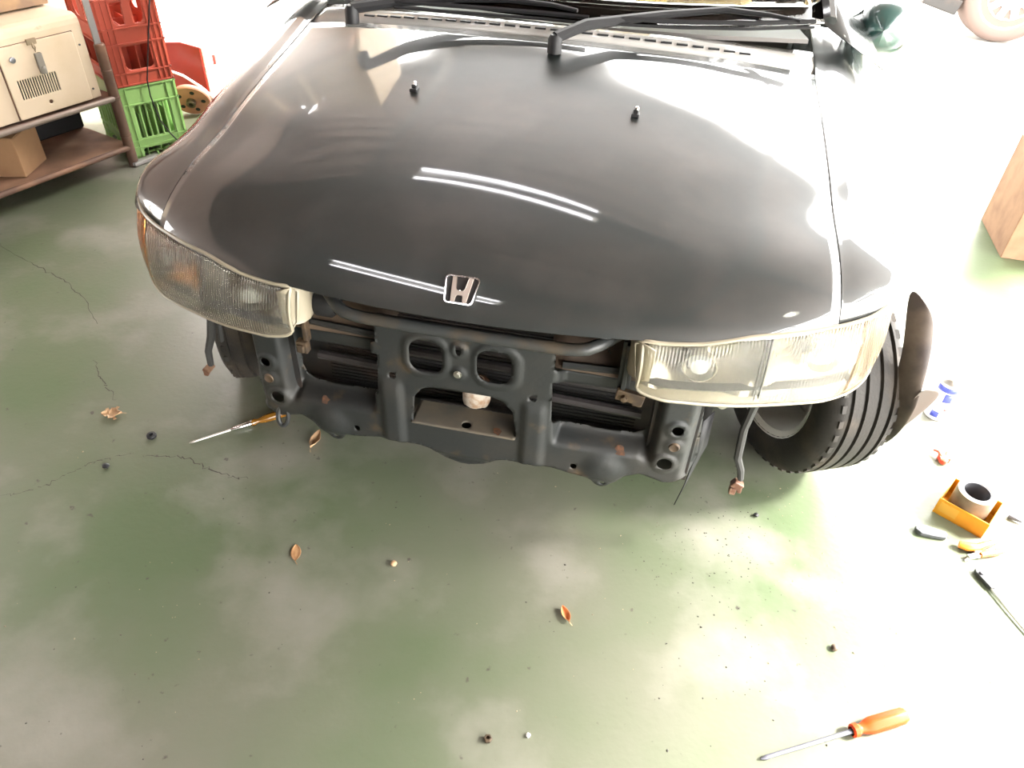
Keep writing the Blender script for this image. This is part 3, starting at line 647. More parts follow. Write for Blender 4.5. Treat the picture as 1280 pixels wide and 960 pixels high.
# splash liner hanging behind the image-right wheel
def sheet(pts, name, m, par, th=.003):
    q = MB(); q.grid(pts); return q.build(name, m, par, smooth=True, solid=th, angle=180, sub=2)
ln = sheet([[Vector((.89, .42, .64)), Vector((.925, .36, .50)), Vector((.935, .36, .40)), Vector((.94, .38, .30)), Vector((.945, .40, .22))],
            [Vector((.925, .37, .62)), Vector((.945, .33, .49)), Vector((.955, .33, .39)), Vector((.96, .35, .29)), Vector((.965, .38, .215))],
            [Vector((.955, .36, .59)), Vector((.965, .32, .47)), Vector((.975, .30, .38)), Vector((.98, .33, .28)), Vector((.985, .37, .21))],
            [Vector((.97, .34, .52)), Vector((.978, .31, .43)), Vector((.982, .30, .36)), Vector((.985, .33, .27)), Vector((.985, .37, .205))]], 'splash_liner', M['liner'], car)
sheet([[Vector((.965, .30, .44)), Vector((.968, .32, .35)), Vector((.968, .37, .235)), Vector((.965, .40, .17))], [Vector((.995, .31, .435)), Vector((.992, .33, .35)), Vector((.985, .38, .23)), Vector((.978, .41, .16))], [Vector((1.03, .32, .43)), Vector((1.015, .34, .34)), Vector((1.0, .39, .22)), Vector((.988, .42, .15))]], 'liner_flap', M['linerpale'], ln)

# ------------------------------------------------------------------ rack on the left
rack = empty('storage_rack', (-1.725, 3.14, 0), rad(-120), 'brown steel pipe rack with brown boards at the left, beside the bottle crates', 'rack')
RL, RD = 1.35, .50
for x, y in ((0, 0), (RL, 0), (0, -RD), (RL, -RD)):
    mb = MB(); mb.lathe([(.021, .0), (.021, .13), (.0225, .132), (.0225, .139), (.021, .14), (.021, .29), (.0225, .292), (.0225, .299), (.021, .30), (.021, .40), (.0225, .402), (.0225, .408), (.021, .41), (.021, .505), (.018, .51)], 20, 'Z', (x, y, 0)); p = mb.build('post', M['brownsteel'], rack, smooth=True, angle=30)
    mb = MB(); mb.box((x+.004, y, .95), (.026, .007, .90)); mb.box((x-.006, y-.008, .95), (.007, .022, .90)); mb.build('upright_angle', mat('grey_angle_steel', (.30, .28, .27), .45, .4), p)
for z, nm in ((.085, 'lower'), (.298, 'upper'), (1.15, 'top')):
    mb = MB(); mb.box((RL/2, -RD/2, z), (RL+.02, RD, .012)); sb = mb.build('shelf_board', M['board'] if nm != 'upper' else M['brownsteel'], rack, bevel=.002)
    mb = MB(); mb.tube([(-.0, .008, z-.002), (RL, .008, z-.002)], .012, 10); mb.build('front_rail', M['brownsteel'] if nm == 'lower' else mat('worn_rail_steel', (.28, .22, .19), .4, .5), sb, smooth=True)
mb = MB(); mb.box((-.05, .015, .01), (.13, .035, .016)); mb.build('foot', mat('grey_foot_steel', (.33, .31, .3), .5, .4), rack, bevel=.003)

# beige generator case on the upper shelf
mb = MB(); mb.box((RL/2-.02, -RD-.006, .60), (RL+.06, .006, 1.15)); mb.build('rack_light_block', M['wall'], rack)  # added panel, blocks the bright outside behind the rack
gen = empty('machine_case', (-1.725, 3.14, 0), rad(-120), 'beige enamelled machine case with vent slots and a hanging latch on the rack', 'machine')
mb = MB(); x0, x1, z0, z1 = .045, .78, .310, .632
prof = [(-.01, z0), (-.01, z1-.035), (-.014, z1-.018), (-.025, z1-.006), (-.045, z1), (-.43, z1), (-.45, z1-.02), (-.45, z0)]
mb.grid([[Vector((x, y, z)) for y, z in prof+[prof[0]]] for x in [x0, x1]]); mb.add([(x0, y, z) for y, z in prof], [tuple(range(8))]); mb.add([(x1, y, z) for y, z in prof], [tuple(range(8))])
body = mb.build('case_body', M['beige'], gen, bevel=.006)
hs = [sd_rbox(.212+.0098*k, .418, .0028, .036, .0025) for k in range(16)]; pn = sd_rbox(.245, .445, .152, .130, .008)
mb = MB(); mb.box((.245, -.0095, .445), (.31, .003, .262)); mb.build('seam_gap', M['brownsteel'], body)
mb = MB(); sdf_sheet(mb, .09, .40, .312, .578, .0035, lambda x, z: max(pn(x, z), -min(h(x, z) for h in hs), -sd_circ(.262, .352, .008)(x, z)), lambda x, z: Vector((x, -.0035, z)))
mb.build('side_panel', M['beige'], gen, smooth=True, solid=.003)
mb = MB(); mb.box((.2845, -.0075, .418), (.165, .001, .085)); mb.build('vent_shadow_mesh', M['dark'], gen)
mb = MB(); mb.lathe([(.0, .0), (.011, .0), (.011, -.006), (.007, -.008), (0, -.008)], 16, 'Y', (.352, -.001, .528)); mb.v = [(x, -y*1.0, z) for x, y, z in mb.v]; mb.build('knob', M['grey'], gen, smooth=True)
for x, z in ((.075, .52), (.075, .35), (.38, .56)):
    mb = MB(); mb.lathe([(.004, 0), (.004, .003), (0, .004)], 10, 'Y', (x, -.009, z)); mb.build('screw', M['darkgrey'], gen, smooth=True)
mb = MB(); mb.box((.262, .002, .574), (.036, .008, .020)); mb.tube([(.262, .004, .57), (.258, .012, .555), (.262, .010, .54), (.266, .012, .555), (.262, .004, .57)], .003, 6); lt = mb.build('latch', mat('tarnished_brass', (.30, .23, .15), .5, .5), gen, bevel=.002)
mb = MB(); mb.box((.258, .012, .505), (.026, .014, .06)); mb.lathe([(.013, -.02), (.013, 0), (.010, .008), (0, .009)], 14, 'Z', (.258, .012, .480)); mb.build('padlock', mat('dull_tag', (.20, .18, .15), .6), lt, bevel=.003)
# wooden tray on the case
tr = MB(); tr.box((.22, -.30, .645), (.34, .24, .012)); 
for yy in (-.42, -.18): tr.box((.22, yy, .675), (.34, .012, .07))
for xx in (.055, .385): tr.box((xx, -.30, .675), (.012, .23, .07))
o = tr.build('wooden_tray', mat('old_tray_wood', (.22, .14, .09), .7, noise=((.35, .22, .12), 9, .4, .6)), None, bevel=.002); o.location = (-1.725, 3.14, 0); o.rotation_euler = (0, 0, rad(-120)); tag(o, 'shallow brown wooden tray lying on top of the beige machine case', 'tray')
bt = empty('dark_gap_case', (-1.725, 3.14, 0), rad(-120), 'added black case darkening the gap at the back of the lower rack board', 'case')  # added case, darkens the gap and hides bright floor behind the rack
mb = MB(); mb.box((.165, -.38, .165), (.35, .14, .145)); mb.build('case_body', M['blackplastic'], bt, bevel=.01)
mb = MB(); mb.tube([(.12, -.36, .237), (.12, -.36, .262), (.26, -.36, .262), (.26, -.36, .237)], .007, 8); mb.build('handle', M['blackplastic'], bt, smooth=True)
# cardboard box on the lower shelf
cb = empty('cardboard_box', (-1.725, 3.14, 0), rad(-120), 'plain brown cardboard box on the lower board of the rack', 'box')
e1_ = Vector((cos(rad(213)), sin(rad(213)), 0)); e2_ = Vector((cos(rad(303)), sin(rad(303)), 0)); K_ = Vector((.443, -.034, .0925))
BF = Matrix((e2_, e1_, Vector((0, 0, 1)))).transposed()
mb = MB(); mb.box((.10, .09, .078), (.20, .18, .156)); mb.v = [tuple(BF @ Vector(p)+K_) for p in mb.v]; mb.build('box_body', M['cardboard'], cb, bevel=.003)
mb = MB(); mb.box((.10, .045, .159), (.196, .088, .004), Matrix.Rotation(rad(3), 3, 'X')); mb.v = [tuple(BF @ Vector(p)+K_) for p in mb.v]; mb.build('box_flap', M['cardboard'], cb)
mb = MB(); mb.box((.10, .090, .1575), (.198, .03, .0012)); mb.v = [tuple(BF @ Vector(p)+K_) for p in mb.v]; mb.build('packing_tape', M['tape'], cb)

# ------------------------------------------------------------------ bottle crates
def crate(name, m, loc, rz, label, red, H=.30, W=.385, Dp=.30):
    e = empty(name, loc, rz, label, 'crate', 'plastic bottle crates')
    def face(Wf, holes_, at, nm, flip=0):
        o_ = sd_rbox(0, H/2, Wf/2, H/2, .006)
        q = MB(); sdf_sheet(q, -Wf/2, Wf/2, 0, H, .006, lambda x, z: max(o_(x, z), -min(h(x, z) for h in holes_)), lambda x, z: Vector(at(x, 0, z)))
        f = q.build(nm, m, e, smooth=True, solid=.004, offset=0); return f
    def rims(Wf, at, zs, xs, par):
        for z in zs:
            q = MB(); P = [at(-Wf/2-.006, -.004, z), at(Wf/2+.006, -.004, z)]
            a0, a1 = Vector(at(-Wf/2-.008, -.008, z-.003)), Vector(at(Wf/2+.008, .004, z+.003)); q.box((a0+a1)/2, [abs(k) for k in (a1-a0)]); q.build('rim', m, par, bevel=.001)
        for x in xs:
            q = MB(); a0, a1 = Vector(at(x-.002, -.008, 0)), Vector(at(x+.002, .002, H)); q.box((a0+a1)/2, [abs(k) for k in (a1-a0)]); q.build('rib', m, par)
    lf = lambda x, y, z: (x+W/2, y, z); lb = lambda x, y, z: (x+W/2, Dp-y, z)
    ll = lambda x, y, z: (y, x+Dp/2, z); lr = lambda x, y, z: (W-y, x+Dp/2, z)
    for Wf, at, lng in ((W, lf, 1), (W, lb, 1), (Dp, ll, 0), (Dp, lr, 0)):
        k = Wf/.385
        if red:
            hl = [sd_poly([(-.095*k, .155), (.10*k, .155), (.10*k, .095), (.092*k, .072), (.075*k, .062), (-.07*k, .062), (-.088*k, .072), (-.095*k, .095)]),
                  sd_poly([(-.10*k, .322), (-.022*k, .322), (-.028*k, .30), (-.030*k, .238), (-.075*k, .238), (-.094*k, .250), (-.10*k, .27)]),
                  sd_poly([(.10*k, .322), (.035*k, .322), (.035*k, .238), (.075*k, .238), (.094*k, .250), (.10*k, .27)])]
            zs, xs = (.004, .052, .166, .226, .335), (-.185*k, -.150*k, -.112*k, .112*k, .150*k, .185*k)
        else:
            hl = [sd_rbox((-.105+.042*q)*k, .160, .0145*k, .070, .004) for q in range(6)]+[sd_rbox(0, .026, .13*k, .018, .006)]
            zs, xs = (.003, .055, .082, .238, .310), (-.187*k, -.150*k, .135*k, .187*k)
        rims(Wf, at, zs, xs, face(Wf, hl, at, 'crate_side'))
    q = MB()
    for i in range(5): q.box((W/2, Dp*(i+.5)/5, .012), (W-.01, .006, .008))
    for i in range(6): q.box((W*(i+.5)/6, Dp/2, .012), (.006, Dp-.01, .008))
    q.build('crate_floor', m, e)
    q = MB()
    for i in range(1, 4): q.box((W*i/4, Dp/2, H*.33), (.003, Dp-.01, H*.55))
    for i in range(1, 3): q.box((W/2, Dp*i/3, H*.33), (W-.01, .003, H*.55))
    q.build('divider_grid', m, e)
    return e
crate('bottle_crate', M['greencrate'], (-1.731, 3.189, 0), rad(43.5), 'green plastic bottle crate on the floor beside the rack, under a red crate', False, H=.314, W=.238, Dp=.36)
crate('bottle_crate', M['redcrate'], (-1.730, 3.188, .316), rad(44), 'red plastic bottle crate stacked on top of the green crate', True, H=.34, W=.238, Dp=.36)
# black cable hanging in front of the crates
mb = MB(); P_ = [(-1.538, 3.342, .749), (-1.56, 3.321, .635), (-1.599, 3.284, .458), (-1.626, 3.259, .333), (-1.629, 3.256, .267), (-1.619, 3.265, .159), (-1.596, 3.286, .09), (-1.57, 3.31, .03), (-1.54, 3.33, .0035), (-1.48, 3.36, .0035)]
o = mb.tube([(-1.50, 3.38, HZ-.14), (-1.51, 3.37, 1.6)]+P_, .0032, 6).build('hanging_cable', M['cable'], smooth=True); tag(o, 'thin black cable hanging down in front of the red and green crates', 'cable')

# red tool cabinet behind the crates
rc = empty('tool_cabinet', (-1.662, 3.955, 0), rad(-4), 'red metal cabinet with sun glare coloured into its pale side, standing behind the bottle crates', 'cabinet')
mb = MB(); mb.prism([(-.34, 0), (0, 0), (0, .265), (-.10, .285), (-.34, .265)], 0, .42, Matrix(((1, 0, 0), (0, 0, 1), (0, 1, 0)))); mb.build('cabinet_body', M['redmetal'], rc, bevel=.004)
mb = MB(); mb.box((.006, .21, .135), (.01, .41, .255)); sp = mb.build('side_panel', mat('glare_pale_side', (.75, .70, .66), .4), rc, bevel=.003)  # pale colour put in for the blown-out sunlit side
mb = MB(); mb.box((.017, .10, .18), (.014, .018, .05)); mb.build('catch', M['redmetal'], sp, bevel=.003)
# rusty pulley and white hose next to it
mb = MB(); Rr = Matrix.Rotation(rad(28), 3, 'X')
pu = empty('flanged_pulley', (-1.66, 3.72, .0), rad(10), 'rust-orange flanged wheel leaning between the green crate and the car', 'wheel')
mb = MB(); mb.lathe([(.03, .012), (.088, .012), (.092, .006), (.092, -.006), (.088, -.012), (.03, -.012)], 36, 'Y', (0, 0, .088), False, Rr); o = mb.build('flange', M['orangerust'], pu, smooth=True, angle=30)
mb = MB(); mb.lathe([(.022, -.012), (.022, -.035), (.012, -.036), (.012, -.01)], 24, 'Y', (0, 0, .088), False, Rr); mb.build('hub', M['rustbolt'], pu, smooth=True, angle=30)
for k in range(5):
    a_ = 2*PI*k/5; mb = MB(); mb.lathe([(.011, -.0125), (.011, -.0135), (0, -.0135)], 14, 'Y', Vector((0, 0, .088))+Rr @ Vector((.058*cos(a_), 0, .058*sin(a_))), False, Rr); mb.build('lug_hole', M['hole'], o)
mb = MB(); mb.tube([(-1.86, 3.84, .20), (-1.80, 3.87, .17), (-1.74, 3.87, .15), (-1.65, 3.84, .11), (-1.58, 3.82, .06), (-1.51, 3.80, .008), (-1.43, 3.77, .007)], .0065, 8); o = mb.build('air_hose', M['whitehose'], smooth=True); tag(o, 'thin white hose arching beside the red cabinet, behind the orange wheel', 'hose')

# high shelf with beige cabinets (seen mirrored in the bonnet)
hsf = MB(); cH = AB(-2.78, 3.07, 1.60); hsf.box(tuple(cH), (1.45, .50, .03), ROT)
o = hsf.build('high_shelf', M['board']); tag(o, 'brown board shelf hung from the roof above the red cabinet, mirrored in the bonnet', 'shelf')
for x in (-.6, .6):
    q = MB(); q.tube([tuple(cH+ROT @ Vector((x, 0, .015))), tuple(cH+ROT @ Vector((x, 0, HZ-.13-1.60)))], .01, 8); q.build('hanger_rod', M['beam'], o)
for k, (x, hh, ww, tl) in enumerate(((-.42, .50, .42, 4), (.06, .46, .36, -8), (.50, .58, .40, 3))):
    e = empty('wall_cabinet', tuple(cH+ROT @ Vector((x, 0, .0155))), -TH+rad(tl), ['beige metal box with a round knob at the left end of the high shelf', 'beige metal box with a round knob in the middle of the high shelf', 'tallest beige metal box at the right end of the high shelf'][k], 'box', 'beige boxes on the high shelf')
    q = MB(); q.box((0, 0, hh/2), (ww, .34, hh)); q.build('box_body', M['beige'], e, bevel=.012)
    q = MB(); q.lathe([(.02, 0), (.02, -.01), (0, -.012)], 16, 'Y', (ww*.2, -.171, hh*.3)); q.build('knob', M['grey'], e, smooth=True)

# ------------------------------------------------------------------ outdoors, right
pk = empty('parked_car', (3.36, 5.88, 0), rad(-6), 'white car parked outside at the top right, one alloy wheel in view', 'car')
prof = [(-.62, .30), (-.66, .45), (-.60, .66), (.10, .86), (.85, .94), (1.5, 1.38), (2.7, 1.42), (3.4, 1.0), (3.75, .92), (3.8, .5), (3.7, .28), (3.02, .26), (2.98, .42), (2.85, .58), (2.65, .66), (2.45, .58), (2.32, .42), (2.28, .26), (.38, .24), (.34, .42), (.22, .60), (0, .68), (-.22, .60), (-.34, .42), (-.38, .28)]
mb = MB(); rows = []
for y, ins in ((0, .03), (.03, 0), (.8, 0), (1.55, 0), (1.62, .03)):
    rows.append([Vector((x+(.02 if x < 1 else -.02)*ins/.03, y, z-(ins if z > .9 else 0))) for x, z in prof+[prof[0]]])
mb.grid(rows); n = len(prof)
mb.add([rows[0][k] for k in range(n)], [tuple(range(n))]); mb.add([rows[-1][k] for k in range(n)], [tuple(range(n))])
mb.build('body_shell', M['carwhite'], pk)
mb = MB(); mb.prism([(.95, .93), (1.52, 1.33), (2.65, 1.36), (3.25, 1.0)], -.003, .0, Matrix(((1, 0, 0), (0, 0, 1), (0, 1, 0)))); mb.build('side_window', mat('dark_glass', (.02, .02, .02), .05), pk)
mb = MB(); mb.box((-.46, .10, .235), (.26, .2, .10), Matrix.Rotation(.25, 3, 'Y')); mb.build('bumper_valance', M['dark'], pk, bevel=.01)
for wx in (0, 2.65):
    e = empty('road_wheel', (wx, .10, .325)); e.parent = pk
    q = MB(); q.lathe([(.225, -.10), (.24, -.115), (.28, -.12), (.31, -.105), (.325, -.08), (.325, .08), (.31, .10), (.22, .10)], 56, 'Y'); q.build('tyre', mat('brownish_tyre', (.10, .07, .06), .8), e, smooth=True, angle=35)  # brownish rubber, paler than the tyres of the front car
    q = MB(); hl = []
    for k in range(10):
        a_ = 2*PI*(k+.5)/10; ca, sa = cos(a_), sin(a_)
        hl.append(sd_poly([(ca*r_-sa*t_, sa*r_+ca*t_) for r_, t_ in ((.105, -.010), (.165, -.028), (.170, .028), (.105, .010))]))
    sdf_sheet(q, -.235, .235, -.235, .235, .008, lambda x, z: max(math.hypot(x, z)-.232, -min(h(x, z) for h in hl)), lambda x, z: Vector((x, -.105+.03*sm(1-abs(math.hypot(x, z)-.2)/.04)-.02*sm((.08-math.hypot(x, z))/.05), z)))
    q.build('alloy_rim', M['white'], e, smooth=True, solid=.01, offset=0)
    q = MB(); q.lathe([(.235, -.06), (.235, .08), (.0, .08)], 40, 'Y'); q.build('rim_barrel', M['dark'], e, smooth=True)
# cardboard carton on the right
ct = empty('cardboard_carton', (1.922, 2.704, 0), rad(-12), 'tan cardboard carton standing at the right edge behind the car', 'carton')
mb = MB(); mb.box((.20, .17, .19), (.40, .34, .38)); mb.build('carton_body', mat('tan_card', (.30, .17, .10), .85, noise=((.22, .12, .07), 14, .4, .7)), ct, bevel=.003)
for y, a_ in ((.0, -40), (.34, 40)):
    mb = MB(); R2 = Matrix.Rotation(rad(a_), 3, 'X'); mb.box((0, 0, 0), (.39, .15, .004), R2); mb.v = [(p[0]+.20, p[1]+y+(-.055 if y == 0 else .055), p[2]+.38+(.05)) for p in mb.v]; mb.build('carton_flap', M['cardboard'], ct)

# ------------------------------------------------------------------ small things on the floor
def frame(loc, ang, *a, **k): return empty(a[0], loc, ang, *a[1:], **k)
# orange screwdriver
SHAFT = mat('dark_tool_steel', (.10, .10, .12), .5, .3)
def screwdriver(name, tip, end, hl, hm, shaft_r, hr, label, zt=.003, ferr=False):
    tip = Vector((*tip, 0)); end = Vector((*end, 0)); d = end-tip; L = d.length; e = empty(name, (tip.x, tip.y, 0), math.atan2(d.y, d.x), label, 'screwdriver')
    zc = hr+.001; z0 = shaft_r+.0005
    def ax(x): return Vector((x, 0, z0+(zc-z0)*x/L))
    q = MB(); n = 12; sh = L-hl
    pts = [ax(0), ax(.006), ax(.012), ax(.02), ax(sh+.02)]; q.tube(pts, [shaft_r*.35, shaft_r*.75, shaft_r*1.15, shaft_r, shaft_r*1.15], 12); q.build('shaft', M['zinc'] if ferr else SHAFT, e, smooth=True)
    q = MB(); h0 = sh
    pr = [(0, .55), (.003, .8), (.012, .82), (.016, .62), (.022, .55), (.032, .80), (.045, 1.0), (hl*.75, 1.0), (hl-.008, .98), (hl-.002, .85), (hl, .6)]
    rows = []
    for x, r_ in pr:
        c = ax(h0+x); rows.append([c+Vector((0, cos(k*PI/12)*hr*r_*(1-.10*(k % 4 == 0)*(x > .03)), sin(k*PI/12)*hr*r_*(1-.10*(k % 4 == 0)*(x > .03)))) for k in range(24)])
        rows[-1].append(rows[-1][0])
    q.grid(rows); q.add([rows[-1][k] for k in range(24)], [tuple(range(24))]); q.build('handle', hm, e, smooth=True, angle=40)
    if ferr:
        q = MB(); q.tube([ax(h0-.055), ax(h0-.045), ax(h0-.02), ax(h0+.012)], [shaft_r*1.1, shaft_r*1.9, shaft_r*2.1, shaft_r*2.3], 14); q.build('ferrule', M['chrome'], e, smooth=True)
    return e
screwdriver('screwdriver', (.516, .669), (.826, .766), .125, M['orange'], .0042, .0165, 'screwdriver with clear orange handle lying on the bright floor at the bottom right')
screwdriver('screwdriver', (-.864, 1.436), (-.618, 1.580), .12, M['amberhandle'], .0032, .012, 'screwdriver with amber handle lying half under the left end of the car front panel', ferr=True)

def leaf(name, loc, ang, L, W, curl, m, label, jag=0):
    rows = []
    for i in range(13):
        t = i/12; w_ = W*sin(PI*min(1, t*1.02))**.75*(1+jag*random.uniform(-.5, .5)); x = (t-.5)*L
        rows.append([Vector((x, (j/4-1)*w_*.5 if 0 else (j-4)/4*w_, .0015+curl*((j-4)/4)**2+curl*.7*abs(t-.5)**1.5*2+.0006*((j-4) == 0))) for j in range(9)])
    q = MB(); q.grid(rows)
    o = q.build(name, m, smooth=True, solid=.0006); o.location = loc; o.rotation_euler = (0, 0, ang); tag(o, label, 'leaf')
    q = MB(); q.tube([(L*.45, 0, .003+curl*.5), (L*.55, .001, .002+curl*.5), (L*.66, .004, .002)], .0007, 5); q.build('leaf_stalk', m, o)
    return o
leaf('dry_leaf', (-.489, 1.095, 0), rad(-78), .050, .0125, .002, M['leaf'], 'flat oval brown leaf on the dark floor left of the front of the car')
leaf('dry_leaf', (.146, .964, 0), rad(-68), .042, .0095, .008, mat('russet_leaf', (.45, .17, .06), .6, noise=((.6, .35, .18), 50, .5, .6)), 'curled russet leaf on the floor in front of the middle of the car')
leaf('dry_leaf', (-.53, 1.470, 0), rad(-100), .066, .014, .010, M['paleleaf'], 'pale curled leaf lying below the left part of the front panel', jag=.25)
lf = leaf('dry_leaf', (-1.115, 1.532, 0), rad(10), .055, .016, .008, M['paleleaf'], 'crumpled star-shaped dry leaf on the floor left of the screwdriver', jag=1.2)
for a_ in (70, 130, -60):
    q = MB(); q.grid([[Vector((cos(rad(a_+s*9))*r_, sin(rad(a_+s*9))*r_, .002+.006*r_/.03)) for s in (-1, 0, 1)] for r_ in (.004, .018, .030)]); q.build('leaf_lobe', M['paleleaf'], lf, solid=.0006)
# rubber grommet
q = MB(); q.lathe([(.006, .001), (.017, .001), (.018, .004), (.015, .007), (.018, .010), (.016, .013), (.008, .014), (.005, .008)], 24, 'Z', closed=True); q.v = [(x*.72, y*.72, z*.72) for x, y, z in q.v]; o = q.build('rubber_grommet', M['blackplastic'], smooth=True); o.location = (-.974, 1.456, 0); tag(o, 'round black rubber grommet on the floor at the left', 'grommet')
def crumb(name, loc, r, m, label, cat, seg=0):
    q = MB(); rows = []
    for i in range(7):
        th = PI*i/6; rows.append([Vector((r*sin(th)*cos(2*PI*k/8)*random.uniform(.75, 1.2), r*sin(th)*sin(2*PI*k/8)*random.uniform(.75, 1.2), r*.7*(1-cos(th)*.95))) for k in range(8)]); rows[-1].append(rows[-1][0])
    q.grid(rows); o = q.build(name, m, smooth=True); o.location = loc; return tag(o, label, cat)
crumb('dirt_clump', (-1.045, 1.336, 0), .009, M['blackplastic'], 'small black dirt clump on the crack at the left', 'dirt clump')
crumb('wood_chip', (-.255, 1.077, 0), .008, M['paleleaf'], 'pale wood chip on the floor right of the flat oval leaf', 'wood chip')
crumb('dirt_clump', (.731, .917, 0), .0085, M['darkbrown'], 'dark dirt clump alone on the bright floor between the screwdriver and the tool box', 'dirt clump')
crumb('dirt_clump', (.640, 1.285, 0), .007, M['dark'], 'small dark clump below the hanging connector near the right wheel', 'dirt clump')
q = MB(); q.lathe([(.0, .001), (.0075, .001), (.0085, .003), (.0085, .009), (.007, .011), (.004, .011), (.004, .006), (0, .006)], 6, 'Z'); o = q.build('small_nut', M['rustbolt']); o.location = (-.011, .68, 0); tag(o, 'small rusty nut on the floor at the bottom middle', 'nut')
crumb('paint_flake', (.067, .692, 0), .005, M['white'], 'tiny white flake on the floor beside the small rusty nut', 'flake')
# loose grit, uncountable
q = MB()
def gr(x, y, r):
    a_ = random.uniform(0, 6); V = [Vector((x+r*cos(a_+k*1.57)*random.uniform(.6, 1.3), y+r*sin(a_+k*1.57)*random.uniform(.6, 1.3), .0004)) for k in range(4)]+[Vector((x, y, r*.9))]
    q.add(V, [(0, 1, 4), (1, 2, 4), (2, 3, 4), (3, 0, 4), (3, 2, 1, 0)])
for k in range(420):
    if k < 250: x, y = random.gauss(.58, .16), random.gauss(1.12, .17)
    else: x, y = random.uniform(-1.2, .9), random.uniform(.5, 1.45)
    gr(x, y, random.choice([.0011, .0013, .0016, .0022, .003 if k % 9 == 0 else .0014]))
o = q.build('floor_grit', M['grit']); tag(o, 'fine brown grit scattered over the floor in front of the car', 'grit', kind='stuff')
# cracks in the slab
for P in ([(-1.92, 2.413), (-1.777, 2.312), (-1.655, 2.242), (-1.567, 2.188), (-1.46, 2.097), (-1.349, 1.953)], [(-1.275, 1.771), (-1.225, 1.698), (-1.186, 1.653), (-1.133, 1.596)],
          [(-1.26, 1.222), (-1.209, 1.239), (-1.164, 1.269), (-1.131, 1.307), (-1.097, 1.344), (-1.046, 1.371), (-.996, 1.393)], [(-.97, 1.383), (-.914, 1.387), (-.86, 1.385), (-.811, 1.365), (-.772, 1.344), (-.713, 1.323), (-.671, 1.323)]):
    pts = []
    for a_, b_ in zip(P[:-1], P[1:]):
        for k in range(8): t = k/8; pts.append((a_[0]+(b_[0]-a_[0])*t+random.gauss(0, .0035), a_[1]+(b_[1]-a_[1])*t+random.gauss(0, .0035)))
    pts.append(P[-1]); rows = []
    for i, p in enumerate(pts):
        w_ = .0014*(.4+.6*sin(PI*i/(len(pts)-1)))*random.uniform(.5, 1.3); rows.append([Vector((p[0]-w_*.5, p[1]-w_, .0006)), Vector((p[0]+w_*.5, p[1]+w_, .0006))])
    q = MB(); q.grid(rows); q.build('floor_crack', M['crack'], fl)

# spray can
can = empty('spray_can', (1.272, 1.722, 0), 0, 'white spray can with blue and red print standing by the loose liner', 'can')
q = MB(); q.lathe([(.029, .0), (.0325, .002), (.0325, .122), (.030, .128)], 40, 'Z'); q.build('can_body', M['canwhite'], can, smooth=True, angle=35)
for z, hh, a0, a1, m in ((.104, .017, -180, 0, 'canblue'), (.070, .030, -125, -85, 'canblue'), (.012, .020, -150, -112, 'canblue'), (.040, .008, -100, -62, 'canred'), (.052, .022, -158, -128, 'cream')):
    q = MB(); q.grid([[Vector((.0328*cos(rad(a0+(a1-a0)*k/12)), .0328*sin(rad(a0+(a1-a0)*k/12)), z+hh*j)) for k in range(13)] for j in (0, 1)]); q.build('print_patch', M[m], can, smooth=True, solid=.0003)
q = MB(); q.lathe([(.030, .128), (.024, .136), (.012, .139), (.012, .142)], 32, 'Z'); q.build('can_dome', M['zinc'], can, smooth=True)
q = MB(); q.lathe([(.015, .138), (.015, .150), (.013, .153), (0, .153)], 24, 'Z'); q.build('spray_cap', M['cream'], can, smooth=True, angle=35)

# red plastic clip
rcl = MB(); rcl.box((0, 0, .008), (.026, .020, .014)); rcl.tube([(-.008, .004, .012), (-.012, .016, .018), (-.018, .028, .012)], [.005, .004, .003], 8); rcl.tube([(.008, -.004, .01), (.022, .004, .012), (.030, .014, .006)], [.005, .004, .003], 8); rcl.tube([(.006, .006, .012), (.014, .018, .016)], [.004, .003], 8); rcl.lathe([(.010, .004), (.010, .016), (.004, .018)], 12, 'Z', (-.006, -.012, 0))
o = rcl.build('trim_clip', M['redplastic'], smooth=True); o.location = (1.215, 1.525, 0); tag(o, 'small red plastic trim clip on the floor behind the yellow box', 'clip')
# yellow box with tape roll
yb = empty('parts_box', (1.110, 1.333, 0), math.atan2(1.250-1.333, 1.200-1.110), 'open yellow box on the floor at the right holding a roll of brown tape', 'box')
LX, LY, LZ = .123, .104, .052; th = .003
q = MB(); q.box((LX/2, LY/2, th/2), (LX, LY, th)); q.build('box_base', M['yellowbox'], yb)
for c, d in (((LX/2, th/2, LZ/2), (LX, th, LZ)), ((LX/2, LY-th/2, LZ/2), (LX, th, LZ)), ((th/2, LY/2, LZ/2), (th, LY-2*th, LZ)), ((LX-th/2, LY/2, LZ/2), (th, LY-2*th, LZ))):
    q = MB(); q.box(c, d); bs = q.build('box_wall', M['yellowbox'], yb, bevel=.0008)
    if c[1] == th/2:
        q = MB(); q.box((.030, -.0003, .028), (.045, .0008, .030)); q.build('label_patch', mat('ochre_label', (.55, .30, .04), .5), bs)
rl = empty('tape_roll', (1.196, 1.340, .004), rad(20), 'roll of brown tape standing in the open yellow box', 'tape')
_c = Matrix.Rotation(math.atan2(1.250-1.333, 1.200-1.110), 3, 'Z') @ Vector((LX/2, LY/2, 0))+Vector((1.110, 1.333, .004)); rl.location = _c
q = MB(); q.lathe([(.034, 0), (.046, 0), (.0465, .002), (.0465, .080), (.046, .082), (.034, .082)], 48, 'Z', closed=True); q.build('tape_winding', M['tape'], rl, smooth=True, angle=35)
q = MB(); q.lathe([(.031, .001), (.0335, .001), (.0335, .081), (.031, .081)], 48, 'Z', closed=True); q.build('core', M['darkgrey'], rl, smooth=True, angle=35)
